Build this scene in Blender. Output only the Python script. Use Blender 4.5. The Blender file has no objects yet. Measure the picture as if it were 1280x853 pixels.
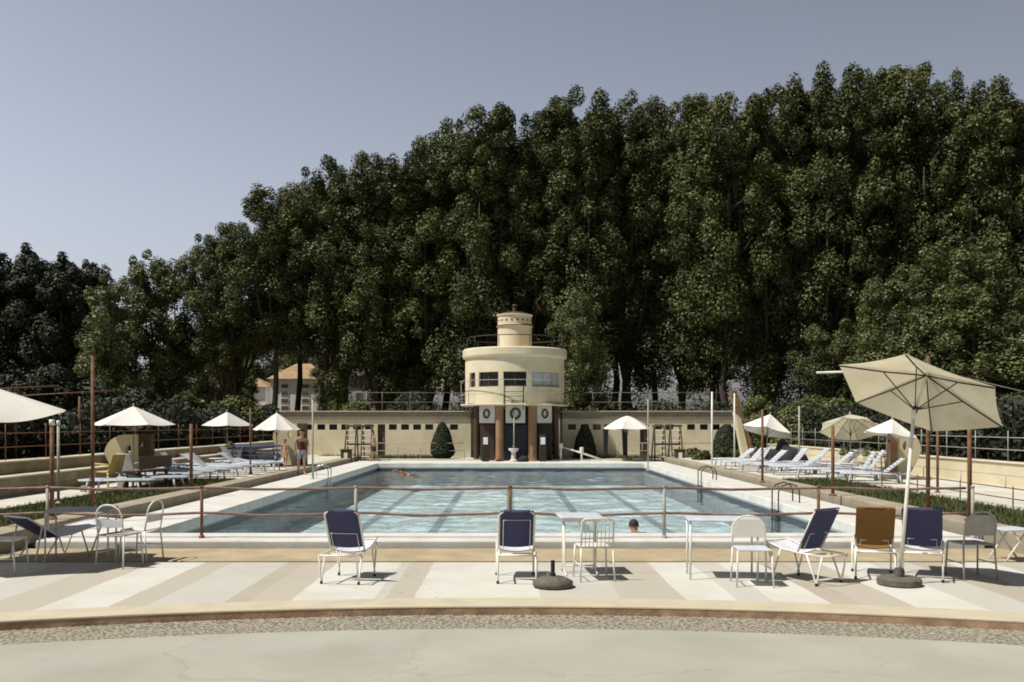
import bpy, bmesh, math, random
import numpy as np
from mathutils import Vector, Matrix, Quaternion
random.seed(7)
R = math.radians
S = bpy.context.scene
COL = S.collection
PI = math.pi

# ------------------------------------------------------------------ camera model
F, VX, VY, CH = 1150.0, 636.0, 530.0, 1.9
def at(px, py, z=0.0):
    D = F * (CH - z) / (py - VY)
    return Vector(((px - VX) / F * D, D, z))
def xd(px, D, z=0.0):
    return Vector(((px - VX) / F * D, D, z))
def zd(py, D):
    return CH - (py - VY) / F * D

# ------------------------------------------------------------------ scene helpers
def tag(o, label=None, cat=None, group=None, kind=None):
    if label: o['label'] = label
    if cat: o['category'] = cat
    if group: o['group'] = group
    if kind: o['kind'] = kind
    return o

def empty(name, label, cat, loc=(0, 0, 0), rz=0.0, group=None):
    o = bpy.data.objects.new(name, None)
    COL.objects.link(o)
    o.empty_display_size = 0.2
    o.location = loc
    o.rotation_euler = (0, 0, rz)
    return tag(o, label, cat, group)

def copy_tree(o, parent=None):
    c = o.copy()
    COL.objects.link(c)
    if parent is not None:
        c.parent = parent
    for ch in list(o.children):
        copy_tree(ch, c)
    return c

class MB:
    """collects shapes and links them as one mesh object"""
    def __init__(s):
        s.v, s.f, s.m, s.sm = [], [], [], []
        s.mi = 0
    def add(s, vs, fs, smooth=False):
        o = len(s.v)
        s.v += [tuple(p) for p in vs]
        for f in fs:
            s.f.append(tuple(i + o for i in f)); s.m.append(s.mi); s.sm.append(smooth)
    def quad(s, a, b, c, d): s.add([a, b, c, d], [(0, 1, 2, 3)])
    def box(s, c, d, rz=0.0, M=None):
        hx, hy, hz = d[0] / 2, d[1] / 2, d[2] / 2
        vs = [Vector((x, y, z)) for z in (-hz, hz) for x, y in ((-hx, -hy), (hx, -hy), (hx, hy), (-hx, hy))]
        if M is None: M = Matrix.Rotation(rz, 3, 'Z')
        vs = [M @ p + Vector(c) for p in vs]
        s.add(vs, [(3, 2, 1, 0), (4, 5, 6, 7), (0, 1, 5, 4), (1, 2, 6, 5), (2, 3, 7, 6), (3, 0, 4, 7)])
        return s
    def bx(s, x0, x1, y0, y1, z0, z1):
        return s.box(((x0 + x1) / 2, (y0 + y1) / 2, (z0 + z1) / 2), (x1 - x0, y1 - y0, z1 - z0))
    def tube(s, pts, r, n=8, closed=False, cap=True):
        pts = [Vector(p) for p in pts]
        rs = r if isinstance(r, (list, tuple)) else [r] * len(pts)
        k = len(pts)
        ref = None
        rings = []
        for i, p in enumerate(pts):
            if closed: t = pts[(i + 1) % k] - pts[i - 1]
            else: t = pts[min(i + 1, k - 1)] - pts[max(i - 1, 0)]
            t.normalize()
            if ref is None:
                ref = Vector((0, 0, 1)) if abs(t.z) < .9 else Vector((1, 0, 0))
            u = ref - t * ref.dot(t)
            if u.length < 1e-4: u = t.orthogonal()
            u.normalize(); w = t.cross(u); ref = u
            rings.append([p + (u * math.cos(2 * PI * j / n) + w * math.sin(2 * PI * j / n)) * rs[i] for j in range(n)])
        vs = [q for ring in rings for q in ring]
        fs = []
        for i in range(k if closed else k - 1):
            a, b = i * n, ((i + 1) % k) * n
            for j in range(n):
                fs.append((a + j, a + (j + 1) % n, b + (j + 1) % n, b + j))
        if cap and not closed:
            fs.append(tuple(reversed(range(n)))); fs.append(tuple((k - 1) * n + j for j in range(n)))
        s.add(vs, fs, True)
        return s
    def lathe(s, prof, c=(0, 0, 0), n=32, a0=0.0, a1=2 * PI):
        full = abs(a1 - a0 - 2 * PI) < 1e-6
        m = n if full else n + 1
        vs, fs = [], []
        for r_, z in prof:
            for j in range(m):
                a = a0 + (a1 - a0) * j / n
                vs.append((c[0] + r_ * math.cos(a), c[1] + r_ * math.sin(a), c[2] + z))
        for i in range(len(prof) - 1):
            for j in range(n):
                j2 = (j + 1) % m if full else j + 1
                fs.append((i * m + j, i * m + j2, (i + 1) * m + j2, (i + 1) * m + j))
        s.add(vs, fs, False)
        return s
    def prism(s, poly, z0, z1):
        n = len(poly)
        vs = [(x, y, z0) for x, y in poly] + [(x, y, z1) for x, y in poly]
        fs = [tuple(reversed(range(n))), tuple(range(n, 2 * n))]
        fs += [(i, (i + 1) % n, n + (i + 1) % n, n + i) for i in range(n)]
        s.add(vs, fs)
        return s
    def build(s, name, mats, parent=None, bevel=0.0, autosmooth=False, loc=None, recalc=False):
        me = bpy.data.meshes.new(name)
        me.from_pydata(s.v, [], s.f)
        if not isinstance(mats, (list, tuple)): mats = [mats]
        for m in mats: me.materials.append(m)
        me.polygons.foreach_set('material_index', s.m)
        me.polygons.foreach_set('use_smooth', [bool(x) or autosmooth for x in s.sm])
        if recalc:
            bm = bmesh.new(); bm.from_mesh(me)
            bmesh.ops.recalc_face_normals(bm, faces=bm.faces[:]); bm.to_mesh(me); bm.free()
        me.update()
        o = bpy.data.objects.new(name, me)
        COL.objects.link(o)
        if parent is not None: o.parent = parent
        if loc is not None: o.location = loc
        if bevel > 0:
            b = o.modifiers.new('bevel', 'BEVEL'); b.width = bevel; b.segments = 2
            b.limit_method = 'ANGLE'; b.angle_limit = R(40)
        return o

# ------------------------------------------------------------------ materials
MATS = {}
def lin(c): return tuple(((x + .055) / 1.055) ** 2.4 if x > .04045 else x / 12.92 for x in c)
def mat(name, c1, c2=None, rough=.7, scale=4.0, detail=6.0, bump=0.0, bscale=None, metal=0.0, coord='Object',
        stain=None, stain_scale=.6, stain_amt=.5, spec=.4, trans=0.0, island=0.0, lo=.35, hi=.65):
    m = bpy.data.materials.new(name); m.use_nodes = True
    nt = m.node_tree; N, L = nt.nodes, nt.links
    bs = N['Principled BSDF']; out = N['Material Output']
    bs.inputs['Roughness'].default_value = rough
    bs.inputs['Metallic'].default_value = metal
    bs.inputs['Specular IOR Level'].default_value = spec
    if coord == 'World':
        g = N.new('ShaderNodeNewGeometry'); vec = g.outputs['Position']
    else:
        tc = N.new('ShaderNodeTexCoord'); vec = tc.outputs['Object']
    if c2 is None: c2 = tuple(x * .85 for x in c1)
    no = N.new('ShaderNodeTexNoise'); no.inputs['Scale'].default_value = scale; no.inputs['Detail'].default_value = detail
    L.new(vec, no.inputs['Vector'])
    cr = N.new('ShaderNodeValToRGB')
    cr.color_ramp.elements[0].position = lo; cr.color_ramp.elements[1].position = hi
    cr.color_ramp.elements[0].color = (*c2, 1); cr.color_ramp.elements[1].color = (*c1, 1)
    L.new(no.outputs['Fac'], cr.inputs['Fac'])
    col = cr.outputs['Color']
    if stain:
        n2 = N.new('ShaderNodeTexNoise'); n2.inputs['Scale'].default_value = stain_scale; n2.inputs['Detail'].default_value = 8
        n2.inputs['Roughness'].default_value = .65
        L.new(vec, n2.inputs['Vector'])
        mr = N.new('ShaderNodeMapRange'); mr.inputs['From Min'].default_value = .48; mr.inputs['From Max'].default_value = .72
        mr.inputs['To Max'].default_value = stain_amt
        L.new(n2.outputs['Fac'], mr.inputs['Value'])
        mx = N.new('ShaderNodeMix'); mx.data_type = 'RGBA'
        L.new(mr.outputs['Result'], mx.inputs['Factor']); L.new(col, mx.inputs['A'])
        mx.inputs['B'].default_value = (*stain, 1)
        col = mx.outputs['Result']
    if island > 0:
        g2 = N.new('ShaderNodeNewGeometry')
        oi = N.new('ShaderNodeObjectInfo')
        ad = N.new('ShaderNodeMath'); ad.operation = 'MULTIPLY_ADD'
        L.new(oi.outputs['Random'], ad.inputs[0]); ad.inputs[1].default_value = .35; L.new(g2.outputs['Random Per Island'], ad.inputs[2])
        mr = N.new('ShaderNodeMapRange'); mr.inputs['From Max'].default_value = 1.35
        mr.inputs['To Min'].default_value = 1 - island; mr.inputs['To Max'].default_value = 1 + island
        L.new(ad.outputs[0], mr.inputs['Value'])
        hs = N.new('ShaderNodeHueSaturation')
        L.new(mr.outputs['Result'], hs.inputs['Value']); L.new(col, hs.inputs['Color'])
        col = hs.outputs['Color']
    L.new(col, bs.inputs['Base Color'])
    if bump > 0:
        nb = N.new('ShaderNodeTexNoise'); nb.inputs['Scale'].default_value = bscale or scale * 6; nb.inputs['Detail'].default_value = 5
        L.new(vec, nb.inputs['Vector'])
        bp = N.new('ShaderNodeBump'); bp.inputs['Strength'].default_value = bump; bp.inputs['Distance'].default_value = .02
        L.new(nb.outputs['Fac'], bp.inputs['Height']); L.new(bp.outputs['Normal'], bs.inputs['Normal'])
    if trans > 0:
        tl = N.new('ShaderNodeBsdfTranslucent'); L.new(col, tl.inputs['Color'])
        ms = N.new('ShaderNodeMixShader'); ms.inputs['Fac'].default_value = trans
        L.new(bs.outputs[0], ms.inputs[1]); L.new(tl.outputs[0], ms.inputs[2]); L.new(ms.outputs[0], out.inputs['Surface'])
    MATS[name] = m
    return m

mat('white_metal', (.78, .77, .72), (.66, .64, .58), rough=.4, scale=9, stain=(.35, .26, .17), stain_scale=6, stain_amt=.35)
mat('rusty_metal', (.21, .092, .042), (.11, .052, .03), rough=.75, scale=12, stain=(.15, .10, .065), stain_scale=5, stain_amt=.6, bump=.2)
mat('faded_red_pipe', (.22, .135, .105), (.15, .09, .07), rough=.65, scale=10, stain=(.36, .26, .20), stain_scale=3, stain_amt=.7)
mat('grey_pole', (.42, .40, .36), (.30, .28, .24), rough=.55, scale=10, stain=(.25, .16, .10), stain_scale=4, stain_amt=.5)
mat('dark_metal', (.045, .042, .04), (.03, .028, .026), rough=.6, scale=8)
mat('navy_sling', (.058, .062, .145), (.046, .050, .118), rough=.85, scale=120, detail=2, bump=.25, bscale=400, trans=.08)
mat('pale_sling', (.62, .62, .68), (.52, .52, .60), rough=.85, scale=60, bump=.2, bscale=400)
mat('ochre_sling', (.27, .135, .035), (.20, .10, .028), rough=.85, scale=90, bump=.25, bscale=400, trans=.15)
mat('grey_plastic', (.40, .38, .36), (.33, .31, .30), rough=.5, scale=8)
mat('white_plastic', (.62, .655, .71), (.50, .535, .60), rough=.45, scale=5, stain=(.5, .47, .40), stain_scale=3, stain_amt=.3)
mat('blue_plastic', (.10, .15, .30), (.08, .11, .24), rough=.5, scale=5)
mat('canopy_white', (.82, .80, .74), (.76, .74, .68), rough=.9, scale=3, trans=.12, stain=(.62, .58, .48), stain_scale=1.2, stain_amt=.3)
mat('canopy_cream', (.86, .83, .71), (.80, .77, .65), rough=.9, scale=3, trans=.66, stain=(.58, .51, .36), stain_scale=1.4, stain_amt=.35)
mat('dark_wood', (.10, .055, .03), (.06, .035, .02), rough=.7, scale=8)
mat('stone_base', (.15, .135, .105), (.10, .09, .07), rough=.9, scale=14, bump=.4)
mat('rubber', (.02, .02, .02), rough=.8)
mat('skin', (.42, .24, .16), (.36, .20, .13), rough=.55, scale=6)
mat('hair', (.025, .018, .012), rough=.7, scale=20)
mat('fair_hair', (.25, .16, .07), rough=.7, scale=20)
mat('cloth_red', (.10, .022, .02), rough=.9, scale=20)
mat('cloth_grey', (.40, .41, .43), (.32, .33, .35), rough=.9, scale=20)
mat('cloth_tan', (.50, .36, .20), rough=.9, scale=20)
mat('cloth_dark', (.03, .03, .035), rough=.9, scale=20)
mat('paper', (.80, .80, .78), rough=.7, scale=3)

mat('plaza_concrete', (.395, .385, .33), (.345, .335, .285), rough=.9, scale=.9, detail=12, stain=(.27, .26, .21), stain_scale=.5, stain_amt=.55, bump=.25, bscale=60, coord='World')
mat('terracotta_riser', (.42, .28, .175), (.28, .18, .11), rough=.85, scale=5, detail=8, stain=(.52, .38, .25), stain_scale=2.5, stain_amt=.5, bump=.3, coord='World')
mat('cream_nosing', (.54, .48, .36), (.46, .41, .30), rough=.85, scale=3, stain=(.44, .37, .25), stain_scale=1.5, stain_amt=.4, bump=.2, coord='World')
mat('gutter_tan', (.44, .36, .23), (.36, .29, .18), rough=.9, scale=2.2, stain=(.24, .19, .11), stain_scale=.9, stain_amt=.5, bump=.3, coord='World')
mat('dark_joint_shade', (.07, .055, .035), (.04, .032, .022), rough=.95, scale=6, coord='World')  # drain channel colour; also painted shade at the coping and terrace steps
mat('coping_white', (.66, .65, .61), (.57, .56, .52), rough=.75, scale=2.5, stain=(.47, .44, .36), stain_scale=1.1, stain_amt=.45, bump=.15, coord='World')
mat('terrace_tan', (.36, .315, .235), (.28, .245, .18), rough=.9, scale=2, stain=(.26, .21, .14), stain_scale=.8, stain_amt=.5, bump=.3, coord='World')
mat('path_white', (.60, .58, .51), (.52, .50, .43), rough=.9, scale=1.6, stain=(.38, .35, .28), stain_scale=.9, stain_amt=.5, bump=.2, coord='World')
mat('wall_stone', (.35, .30, .205), (.25, .21, .14), rough=.95, scale=2.5, stain=(.12, .10, .065), stain_scale=1.2, stain_amt=.6, bump=.4, coord='World')
mat('wall_cream', (.66, .59, .41), (.59, .52, .35), rough=.9, scale=1.8, stain=(.36, .30, .19), stain_scale=.9, stain_amt=.5, bump=.2, coord='World')
mat('facade_cream', (.74, .67, .48), (.66, .59, .41), rough=.9, scale=1.2, stain=(.42, .34, .20), stain_scale=.7, stain_amt=.45, bump=.25, bscale=20, coord='World')
mat('tower_cream', (.74, .66, .48), (.66, .58, .41), rough=.85, scale=1.2, stain=(.46, .38, .25), stain_scale=.9, stain_amt=.45, bump=.15, coord='World')
mat('dull_rail', (.17, .145, .115), (.12, .10, .08), rough=.7, scale=8)
mat('fascia_brown', (.29, .245, .185), (.23, .195, .145), rough=.9, scale=5, stain=(.24, .20, .15), stain_scale=2, stain_amt=.5, coord='World')
mat('trim_cream', (.62, .55, .42), (.54, .47, .35), rough=.85, scale=2, coord='World')
mat('column_orange', (.34, .20, .115), (.25, .145, .08), rough=.8, scale=2.5, stain=(.20, .11, .06), stain_scale=1.5, stain_amt=.4)
mat('door_brown', (.075, .042, .026), (.05, .028, .018), rough=.6, scale=6)
mat('window_dark', (.018, .018, .02), (.012, .012, .014), rough=.15, scale=3, spec=.5)
mat('window_pale', (.52, .54, .56), (.44, .46, .48), rough=.25, scale=2)
mat('navy_panel', (.018, .021, .036), (.012, .015, .026), rough=.4, scale=4)
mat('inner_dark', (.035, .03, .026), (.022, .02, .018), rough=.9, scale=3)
mat('panel_white', (.62, .60, .54), (.54, .52, .46), rough=.8, scale=3)
mat('dirt', (.20, .16, .10), (.12, .10, .06), rough=1, scale=.6, detail=9, bump=.4, bscale=8, coord='World')
mat('lawn', (.055, .075, .022), (.085, .085, .035), rough=1, scale=4, detail=8, bump=.5, bscale=40, coord='World')
mat('grass_blade', (.07, .10, .028), (.10, .10, .04), rough=.8, scale=1.5, coord='World', island=.4, trans=.25)
mat('bark', (.085, .072, .056), (.045, .038, .03), rough=.95, scale=6, bump=.6)
mat('leaf_plane', (.116, .130, .046), (.052, .063, .022), rough=.46, scale=.35, detail=3, coord='World', island=.32, trans=.06, spec=.18)
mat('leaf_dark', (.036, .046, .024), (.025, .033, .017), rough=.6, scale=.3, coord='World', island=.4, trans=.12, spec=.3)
mat('leaf_light', (.14, .155, .056), (.088, .105, .038), rough=.46, scale=.4, coord='World', island=.38, trans=.12, spec=.28)
mat('leaf_topiary', (.030, .045, .018), (.018, .028, .012), rough=.6, scale=2, coord='World', island=.4, trans=.1, spec=.3)
mat('house_white', (.74, .73, .70), (.66, .65, .61), rough=.9, scale=.6, coord='World')
mat('house_grey', (.36, .36, .35), (.28, .28, .27), rough=.9, scale=.6, coord='World')
mat('roof_orange', (.38, .27, .16), (.27, .18, .10), rough=.9, scale=1.5, coord='World')
mat('roof_dark', (.10, .07, .05), rough=.9, scale=1.5, coord='World')
mat('shutter', (.10, .09, .08), rough=.6, scale=2)
mat('pool_wall', (.30, .33, .37), (.23, .26, .30), rough=.6, scale=3, stain=(.33, .35, .36), stain_scale=1.5, stain_amt=.4, coord='World')
mat('waterline_tile', (.055, .07, .085), (.035, .045, .055), rough=.4, scale=9, coord='World')
mat('lane_tile', (.33, .40, .43), (.28, .34, .37), rough=.5, scale=8, coord='World')
mat('pebble', (.38, .345, .27), (.13, .115, .085), rough=.9, scale=30, detail=3, bump=.8, bscale=45, coord='World', lo=.40, hi=.60)
mat('yellow_plastic', (.62, .50, .16), rough=.5, scale=4)
mat('old_wood', (.26, .16, .075), (.12, .07, .035), rough=.85, scale=6, bump=.3, bscale=30)
mat('steel', (.55, .55, .54), rough=.3, metal=.9, scale=5)

def cracks(m, scale=.33, width=.006, amt=.5):
    nt = m.node_tree; N, L = nt.nodes, nt.links; bs = N['Principled BSDF']
    g = N.new('ShaderNodeNewGeometry'); no = N.new('ShaderNodeTexNoise'); no.inputs['Scale'].default_value = 1.7; no.inputs['Detail'].default_value = 6
    L.new(g.outputs['Position'], no.inputs['Vector'])
    ad = N.new('ShaderNodeVectorMath'); ad.operation = 'MULTIPLY_ADD'; L.new(no.outputs['Color'], ad.inputs[0]); ad.inputs[1].default_value = (.8, .8, 0); L.new(g.outputs['Position'], ad.inputs[2])
    vo = N.new('ShaderNodeTexVoronoi'); vo.feature = 'DISTANCE_TO_EDGE'; vo.inputs['Scale'].default_value = scale; L.new(ad.outputs[0], vo.inputs['Vector'])
    mr = N.new('ShaderNodeMapRange'); mr.inputs['From Max'].default_value = width; mr.inputs['To Min'].default_value = amt; mr.inputs['To Max'].default_value = 0
    L.new(vo.outputs['Distance'], mr.inputs['Value'])
    mx = N.new('ShaderNodeMix'); mx.data_type = 'RGBA'; old = bs.inputs['Base Color'].links[0].from_socket
    L.new(mr.outputs['Result'], mx.inputs['Factor']); L.new(old, mx.inputs['A']); mx.inputs['B'].default_value = (.13, .115, .085, 1); L.new(mx.outputs['Result'], bs.inputs['Base Color'])
cracks(MATS['plaza_concrete'], .22, .003, .22); cracks(MATS['gutter_tan'], .8, .006, .4); cracks(MATS['coping_white'], .5, .005, .3)

# striped deck: painted stripes run along the pool's length
def striped_deck():
    m = bpy.data.materials.new('striped_deck'); m.use_nodes = True
    nt = m.node_tree; N, L = nt.nodes, nt.links; bs = N['Principled BSDF']; bs.inputs['Roughness'].default_value = .85
    g = N.new('ShaderNodeNewGeometry'); sx = N.new('ShaderNodeSeparateXYZ'); L.new(g.outputs['Position'], sx.inputs[0])
    wob = N.new('ShaderNodeTexNoise'); wob.inputs['Scale'].default_value = 1.3; L.new(g.outputs['Position'], wob.inputs['Vector'])
    ma = N.new('ShaderNodeMath'); ma.operation = 'MULTIPLY_ADD'; L.new(wob.outputs['Fac'], ma.inputs[0]); ma.inputs[1].default_value = .06
    L.new(sx.outputs['X'], ma.inputs[2])
    mr = N.new('ShaderNodeMapRange'); mr.inputs['From Min'].default_value = -8; mr.inputs['From Max'].default_value = 8
    L.new(ma.outputs[0], mr.inputs['Value'])
    cr = N.new('ShaderNodeValToRGB'); ramp = cr.color_ramp; ramp.interpolation = 'CONSTANT'
    W = (.57, .56, .505); B = (.42, .385, .32); G = (.475, .46, .415); T = (.385, .345, .28)
    stripes = [(-8, G), (-6.9, W), (-6.1, G), (-5.45, B), (-4.82, W), (-4.17, B), (-3.75, G), (-3.01, T), (-2.75, B), (-2.35, W), (-1.47, G), (-1.35, B), (-1.0, W), (.35, G),
               (1.25, B), (1.9, W), (2.45, G), (2.85, W), (3.4, T), (3.75, B), (4.25, W), (4.9, G), (5.5, T), (6.0, W), (6.6, B), (7.3, G)]
    while len(ramp.elements) < len(stripes): ramp.elements.new(.5)
    for e, (x, c) in zip(ramp.elements, stripes):
        e.position = (x + 8) / 16
    for e, (x, c) in zip(ramp.elements, stripes):
        e.color = (*c, 1)
    L.new(mr.outputs['Result'], cr.inputs['Fac'])
    n2 = N.new('ShaderNodeTexNoise'); n2.inputs['Scale'].default_value = 1.1; n2.inputs['Detail'].default_value = 10; n2.inputs['Roughness'].default_value = .65
    L.new(g.outputs['Position'], n2.inputs['Vector'])
    m2 = N.new('ShaderNodeMapRange'); m2.inputs['From Min'].default_value = .45; m2.inputs['From Max'].default_value = .75; m2.inputs['To Max'].default_value = .6
    L.new(n2.outputs['Fac'], m2.inputs['Value'])
    mx = N.new('ShaderNodeMix'); mx.data_type = 'RGBA'; L.new(m2.outputs['Result'], mx.inputs['Factor']); L.new(cr.outputs['Color'], mx.inputs['A'])
    mx.inputs['B'].default_value = (.44, .40, .33, 1)
    L.new(mx.outputs['Result'], bs.inputs['Base Color'])
    nb = N.new('ShaderNodeTexNoise'); nb.inputs['Scale'].default_value = 70; L.new(g.outputs['Position'], nb.inputs['Vector'])
    bp = N.new('ShaderNodeBump'); bp.inputs['Strength'].default_value = .2; bp.inputs['Distance'].default_value = .01
    L.new(nb.outputs['Fac'], bp.inputs['Height']); L.new(bp.outputs['Normal'], bs.inputs['Normal'])
    MATS['striped_deck'] = m
    cracks(m, .3, .003, .22)
striped_deck()

def water_mat():
    m = bpy.data.materials.new('pool_water'); m.use_nodes = True
    nt = m.node_tree; N, L = nt.nodes, nt.links
    N.remove(N['Principled BSDF']); out = N['Material Output']
    g = N.new('ShaderNodeNewGeometry')
    mp = N.new('ShaderNodeMapping'); mp.inputs['Scale'].default_value = (1.0, .55, 1.0); L.new(g.outputs['Position'], mp.inputs['Vector'])
    n1 = N.new('ShaderNodeTexNoise'); n1.inputs['Scale'].default_value = 4.6; n1.inputs['Detail'].default_value = 6; n1.inputs['Distortion'].default_value = .6
    L.new(mp.outputs[0], n1.inputs['Vector'])
    bp = N.new('ShaderNodeBump'); bp.inputs['Strength'].default_value = .75; bp.inputs['Distance'].default_value = .08
    L.new(n1.outputs['Fac'], bp.inputs['Height'])
    fr = N.new('ShaderNodeFresnel'); fr.inputs['IOR'].default_value = 1.33; L.new(bp.outputs['Normal'], fr.inputs['Normal'])
    tr = N.new('ShaderNodeBsdfTransparent'); tr.inputs['Color'].default_value = (.91, .96, .965, 1)
    gl = N.new('ShaderNodeBsdfGlossy'); gl.inputs['Roughness'].default_value = .10; L.new(bp.outputs['Normal'], gl.inputs['Normal'])
    ms = N.new('ShaderNodeMixShader'); L.new(fr.outputs[0], ms.inputs['Fac']); L.new(tr.outputs[0], ms.inputs[1]); L.new(gl.outputs[0], ms.inputs[2])
    L.new(ms.outputs[0], out.inputs['Surface'])
    MATS['pool_water'] = m
water_mat()

def pool_floor_mat():
    m = mat('pool_floor', (.70, .79, .82), (.60, .69, .73), rough=.6, scale=1.5, coord='World', detail=4)
    nt = m.node_tree; N, L = nt.nodes, nt.links; bs = N['Principled BSDF']
    # small square mosaic joints
    g = N.new('ShaderNodeNewGeometry'); br = N.new('ShaderNodeTexBrick'); br.offset = 0
    br.inputs['Scale'].default_value = 5.0; br.inputs['Brick Width'].default_value = 1; br.inputs['Row Height'].default_value = 1
    br.inputs['Mortar Size'].default_value = .03
    L.new(g.outputs['Position'], br.inputs['Vector'])
    mx = N.new('ShaderNodeMix'); mx.data_type = 'RGBA'; mx.blend_type = 'MULTIPLY'; mx.inputs['Factor'].default_value = 1
    old = bs.inputs['Base Color'].links[0].from_socket
    br.inputs['Color1'].default_value = (1, 1, 1, 1); br.inputs['Color2'].default_value = (.88, .9, .9, 1); br.inputs['Mortar'].default_value = (.7, .72, .72, 1)
    L.new(old, mx.inputs['A']); L.new(br.outputs['Color'], mx.inputs['B']); L.new(mx.outputs['Result'], bs.inputs['Base Color'])
pool_floor_mat()
M = MATS

# ------------------------------------------------------------------ world, sun, camera
SUN_EL, SUN_AZ = 60.0, 23.0       # sun on the left, a little on the camera's side
sv = Vector((-math.cos(R(SUN_EL)) * math.cos(R(SUN_AZ)), -math.cos(R(SUN_EL)) * math.sin(R(SUN_AZ)), math.sin(R(SUN_EL))))
w = bpy.data.worlds.new('World'); S.world = w; w.use_nodes = True
nt = w.node_tree; N, L = nt.nodes, nt.links
bg = N['Background']; bg.inputs['Strength'].default_value = .106
sky = N.new('ShaderNodeTexSky'); sky.sky_type = 'NISHITA'; sky.sun_disc = False
sky.sun_elevation = R(SUN_EL); sky.sun_rotation = math.atan2(sv.x, sv.y)
sky.air_density = 1.0; sky.dust_density = 3.0; sky.ozone_density = 1.6
hs = N.new('ShaderNodeHueSaturation'); hs.inputs['Saturation'].default_value = .46; hs.inputs['Hue'].default_value = .498
L.new(sky.outputs[0], hs.inputs['Color'])
tcw = N.new('ShaderNodeTexCoord'); sxy = N.new('ShaderNodeSeparateXYZ'); L.new(tcw.outputs['Generated'], sxy.inputs[0])
rz_ = N.new('ShaderNodeValToRGB'); er = rz_.color_ramp
er.elements[0].position = 0.0; er.elements[0].color = (1.42, 1.38, 1.40, 1); er.elements[1].position = 1.0; er.elements[1].color = (.14, .14, .16, 1)
for p_, c_ in ((.22, (1.22, 1.20, 1.24, 1)), (.42, (.98, .99, 1.03, 1)), (.58, (.55, .56, .60, 1)), (.75, (.26, .27, .30, 1))):
    e_ = er.elements.new(p_); e_.color = c_  # upper sky darkened beyond its own gradient to deepen shadows
L.new(sxy.outputs['Z'], rz_.inputs['Fac'])
ax_ = N.new('ShaderNodeMapRange'); ax_.inputs['From Min'].default_value = -.6; ax_.inputs['From Max'].default_value = .6; ax_.inputs['To Min'].default_value = 1.10; ax_.inputs['To Max'].default_value = .76
L.new(sxy.outputs['X'], ax_.inputs['Value'])
m1 = N.new('ShaderNodeVectorMath'); m1.operation = 'MULTIPLY'; L.new(hs.outputs[0], m1.inputs[0]); L.new(rz_.outputs['Color'], m1.inputs[1])
m2 = N.new('ShaderNodeVectorMath'); m2.operation = 'SCALE'; L.new(m1.outputs[0], m2.inputs[0]); L.new(ax_.outputs['Result'], m2.inputs['Scale'])
ay_ = N.new('ShaderNodeMapRange'); ay_.inputs['From Min'].default_value = -.5; ay_.inputs['From Max'].default_value = .45; ay_.inputs['To Min'].default_value = .5; ay_.inputs['To Max'].default_value = 1.0  # unseen sky behind the camera dimmed to deepen shadows
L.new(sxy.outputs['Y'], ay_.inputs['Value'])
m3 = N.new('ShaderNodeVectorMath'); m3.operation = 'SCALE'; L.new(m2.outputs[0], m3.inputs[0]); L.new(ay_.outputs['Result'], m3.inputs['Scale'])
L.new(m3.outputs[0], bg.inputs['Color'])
sl = bpy.data.lights.new('sun', 'SUN'); sl.energy = 4.6; sl.angle = R(.5); sl.color = (1.0, .955, .87)
so = bpy.data.objects.new('sun', sl); COL.objects.link(so)
so.rotation_euler = (-sv).to_track_quat('-Z', 'Y').to_euler()
cd = bpy.data.cameras.new('camera'); cam = bpy.data.objects.new('camera', cd); COL.objects.link(cam); S.camera = cam
cam.location = (0, 0, CH); cam.rotation_euler = (R(90), 0, 0)
cd.sensor_width = 36; cd.lens = 36 * F / 1280
cd.shift_x = (640 - VX) / 1280; cd.shift_y = (VY - 426.5) / 1280
cd.clip_start = .1; cd.clip_end = 3000
S.view_settings.view_transform = 'Standard'; S.view_settings.look = 'None'
S.view_settings.exposure = 0.17; S.view_settings.gamma = 1.0
S.cycles.max_bounces = 6; S.cycles.diffuse_bounces = 3; S.cycles.transparent_max_bounces = 8; S.cycles.use_denoising = True; S.cycles.pixel_filter_type = 'BLACKMAN_HARRIS'; S.cycles.filter_width = 1.8

def struct(mb, name, m, bevel=0.0, **k):
    return tag(mb.build(name, m, bevel=bevel, **k), kind='structure')

# ------------------------------------------------------------------ ground and terraces
PX0, PX1, PY0, PY1 = -6.0, 6.2, 15.2, 42.2       # water basin
WZ = -.25
TZ = .28                                          # terrace level
AR, AC = 16.8, -7.2                               # the curved step: radius and centre

g = MB()
for (x0, x1, y0, y1) in ((-900, 900, -60, PY0 - .5), (-900, PX0 - .5, PY0 - .5, PY1 + .5), (PX1 + .5, 900, PY0 - .5, PY1 + .5), (-900, 900, PY1 + .5, 1500)):
    g.quad((x0, y0, -.14), (x1, y0, -.14), (x1, y1, -.14), (x0, y1, -.14))
struct(g, 'ground', M['dirt'])

def arc(r, n=64, xm=13.0):
    return [(-xm + 2 * xm * i / n, AC + math.sqrt(r * r - (-xm + 2 * xm * i / n) ** 2)) for i in range(n + 1)]
def strip_between(r0, r1, z0, z1, name, m, mb=None):
    a, b = arc(r0), arc(r1)
    s = mb or MB()
    for i in range(len(a) - 1):
        s.quad((*a[i], z0), (*a[i + 1], z0), (*b[i + 1], z1), (*b[i], z1))
    return struct(s, name, m) if name else s
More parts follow.
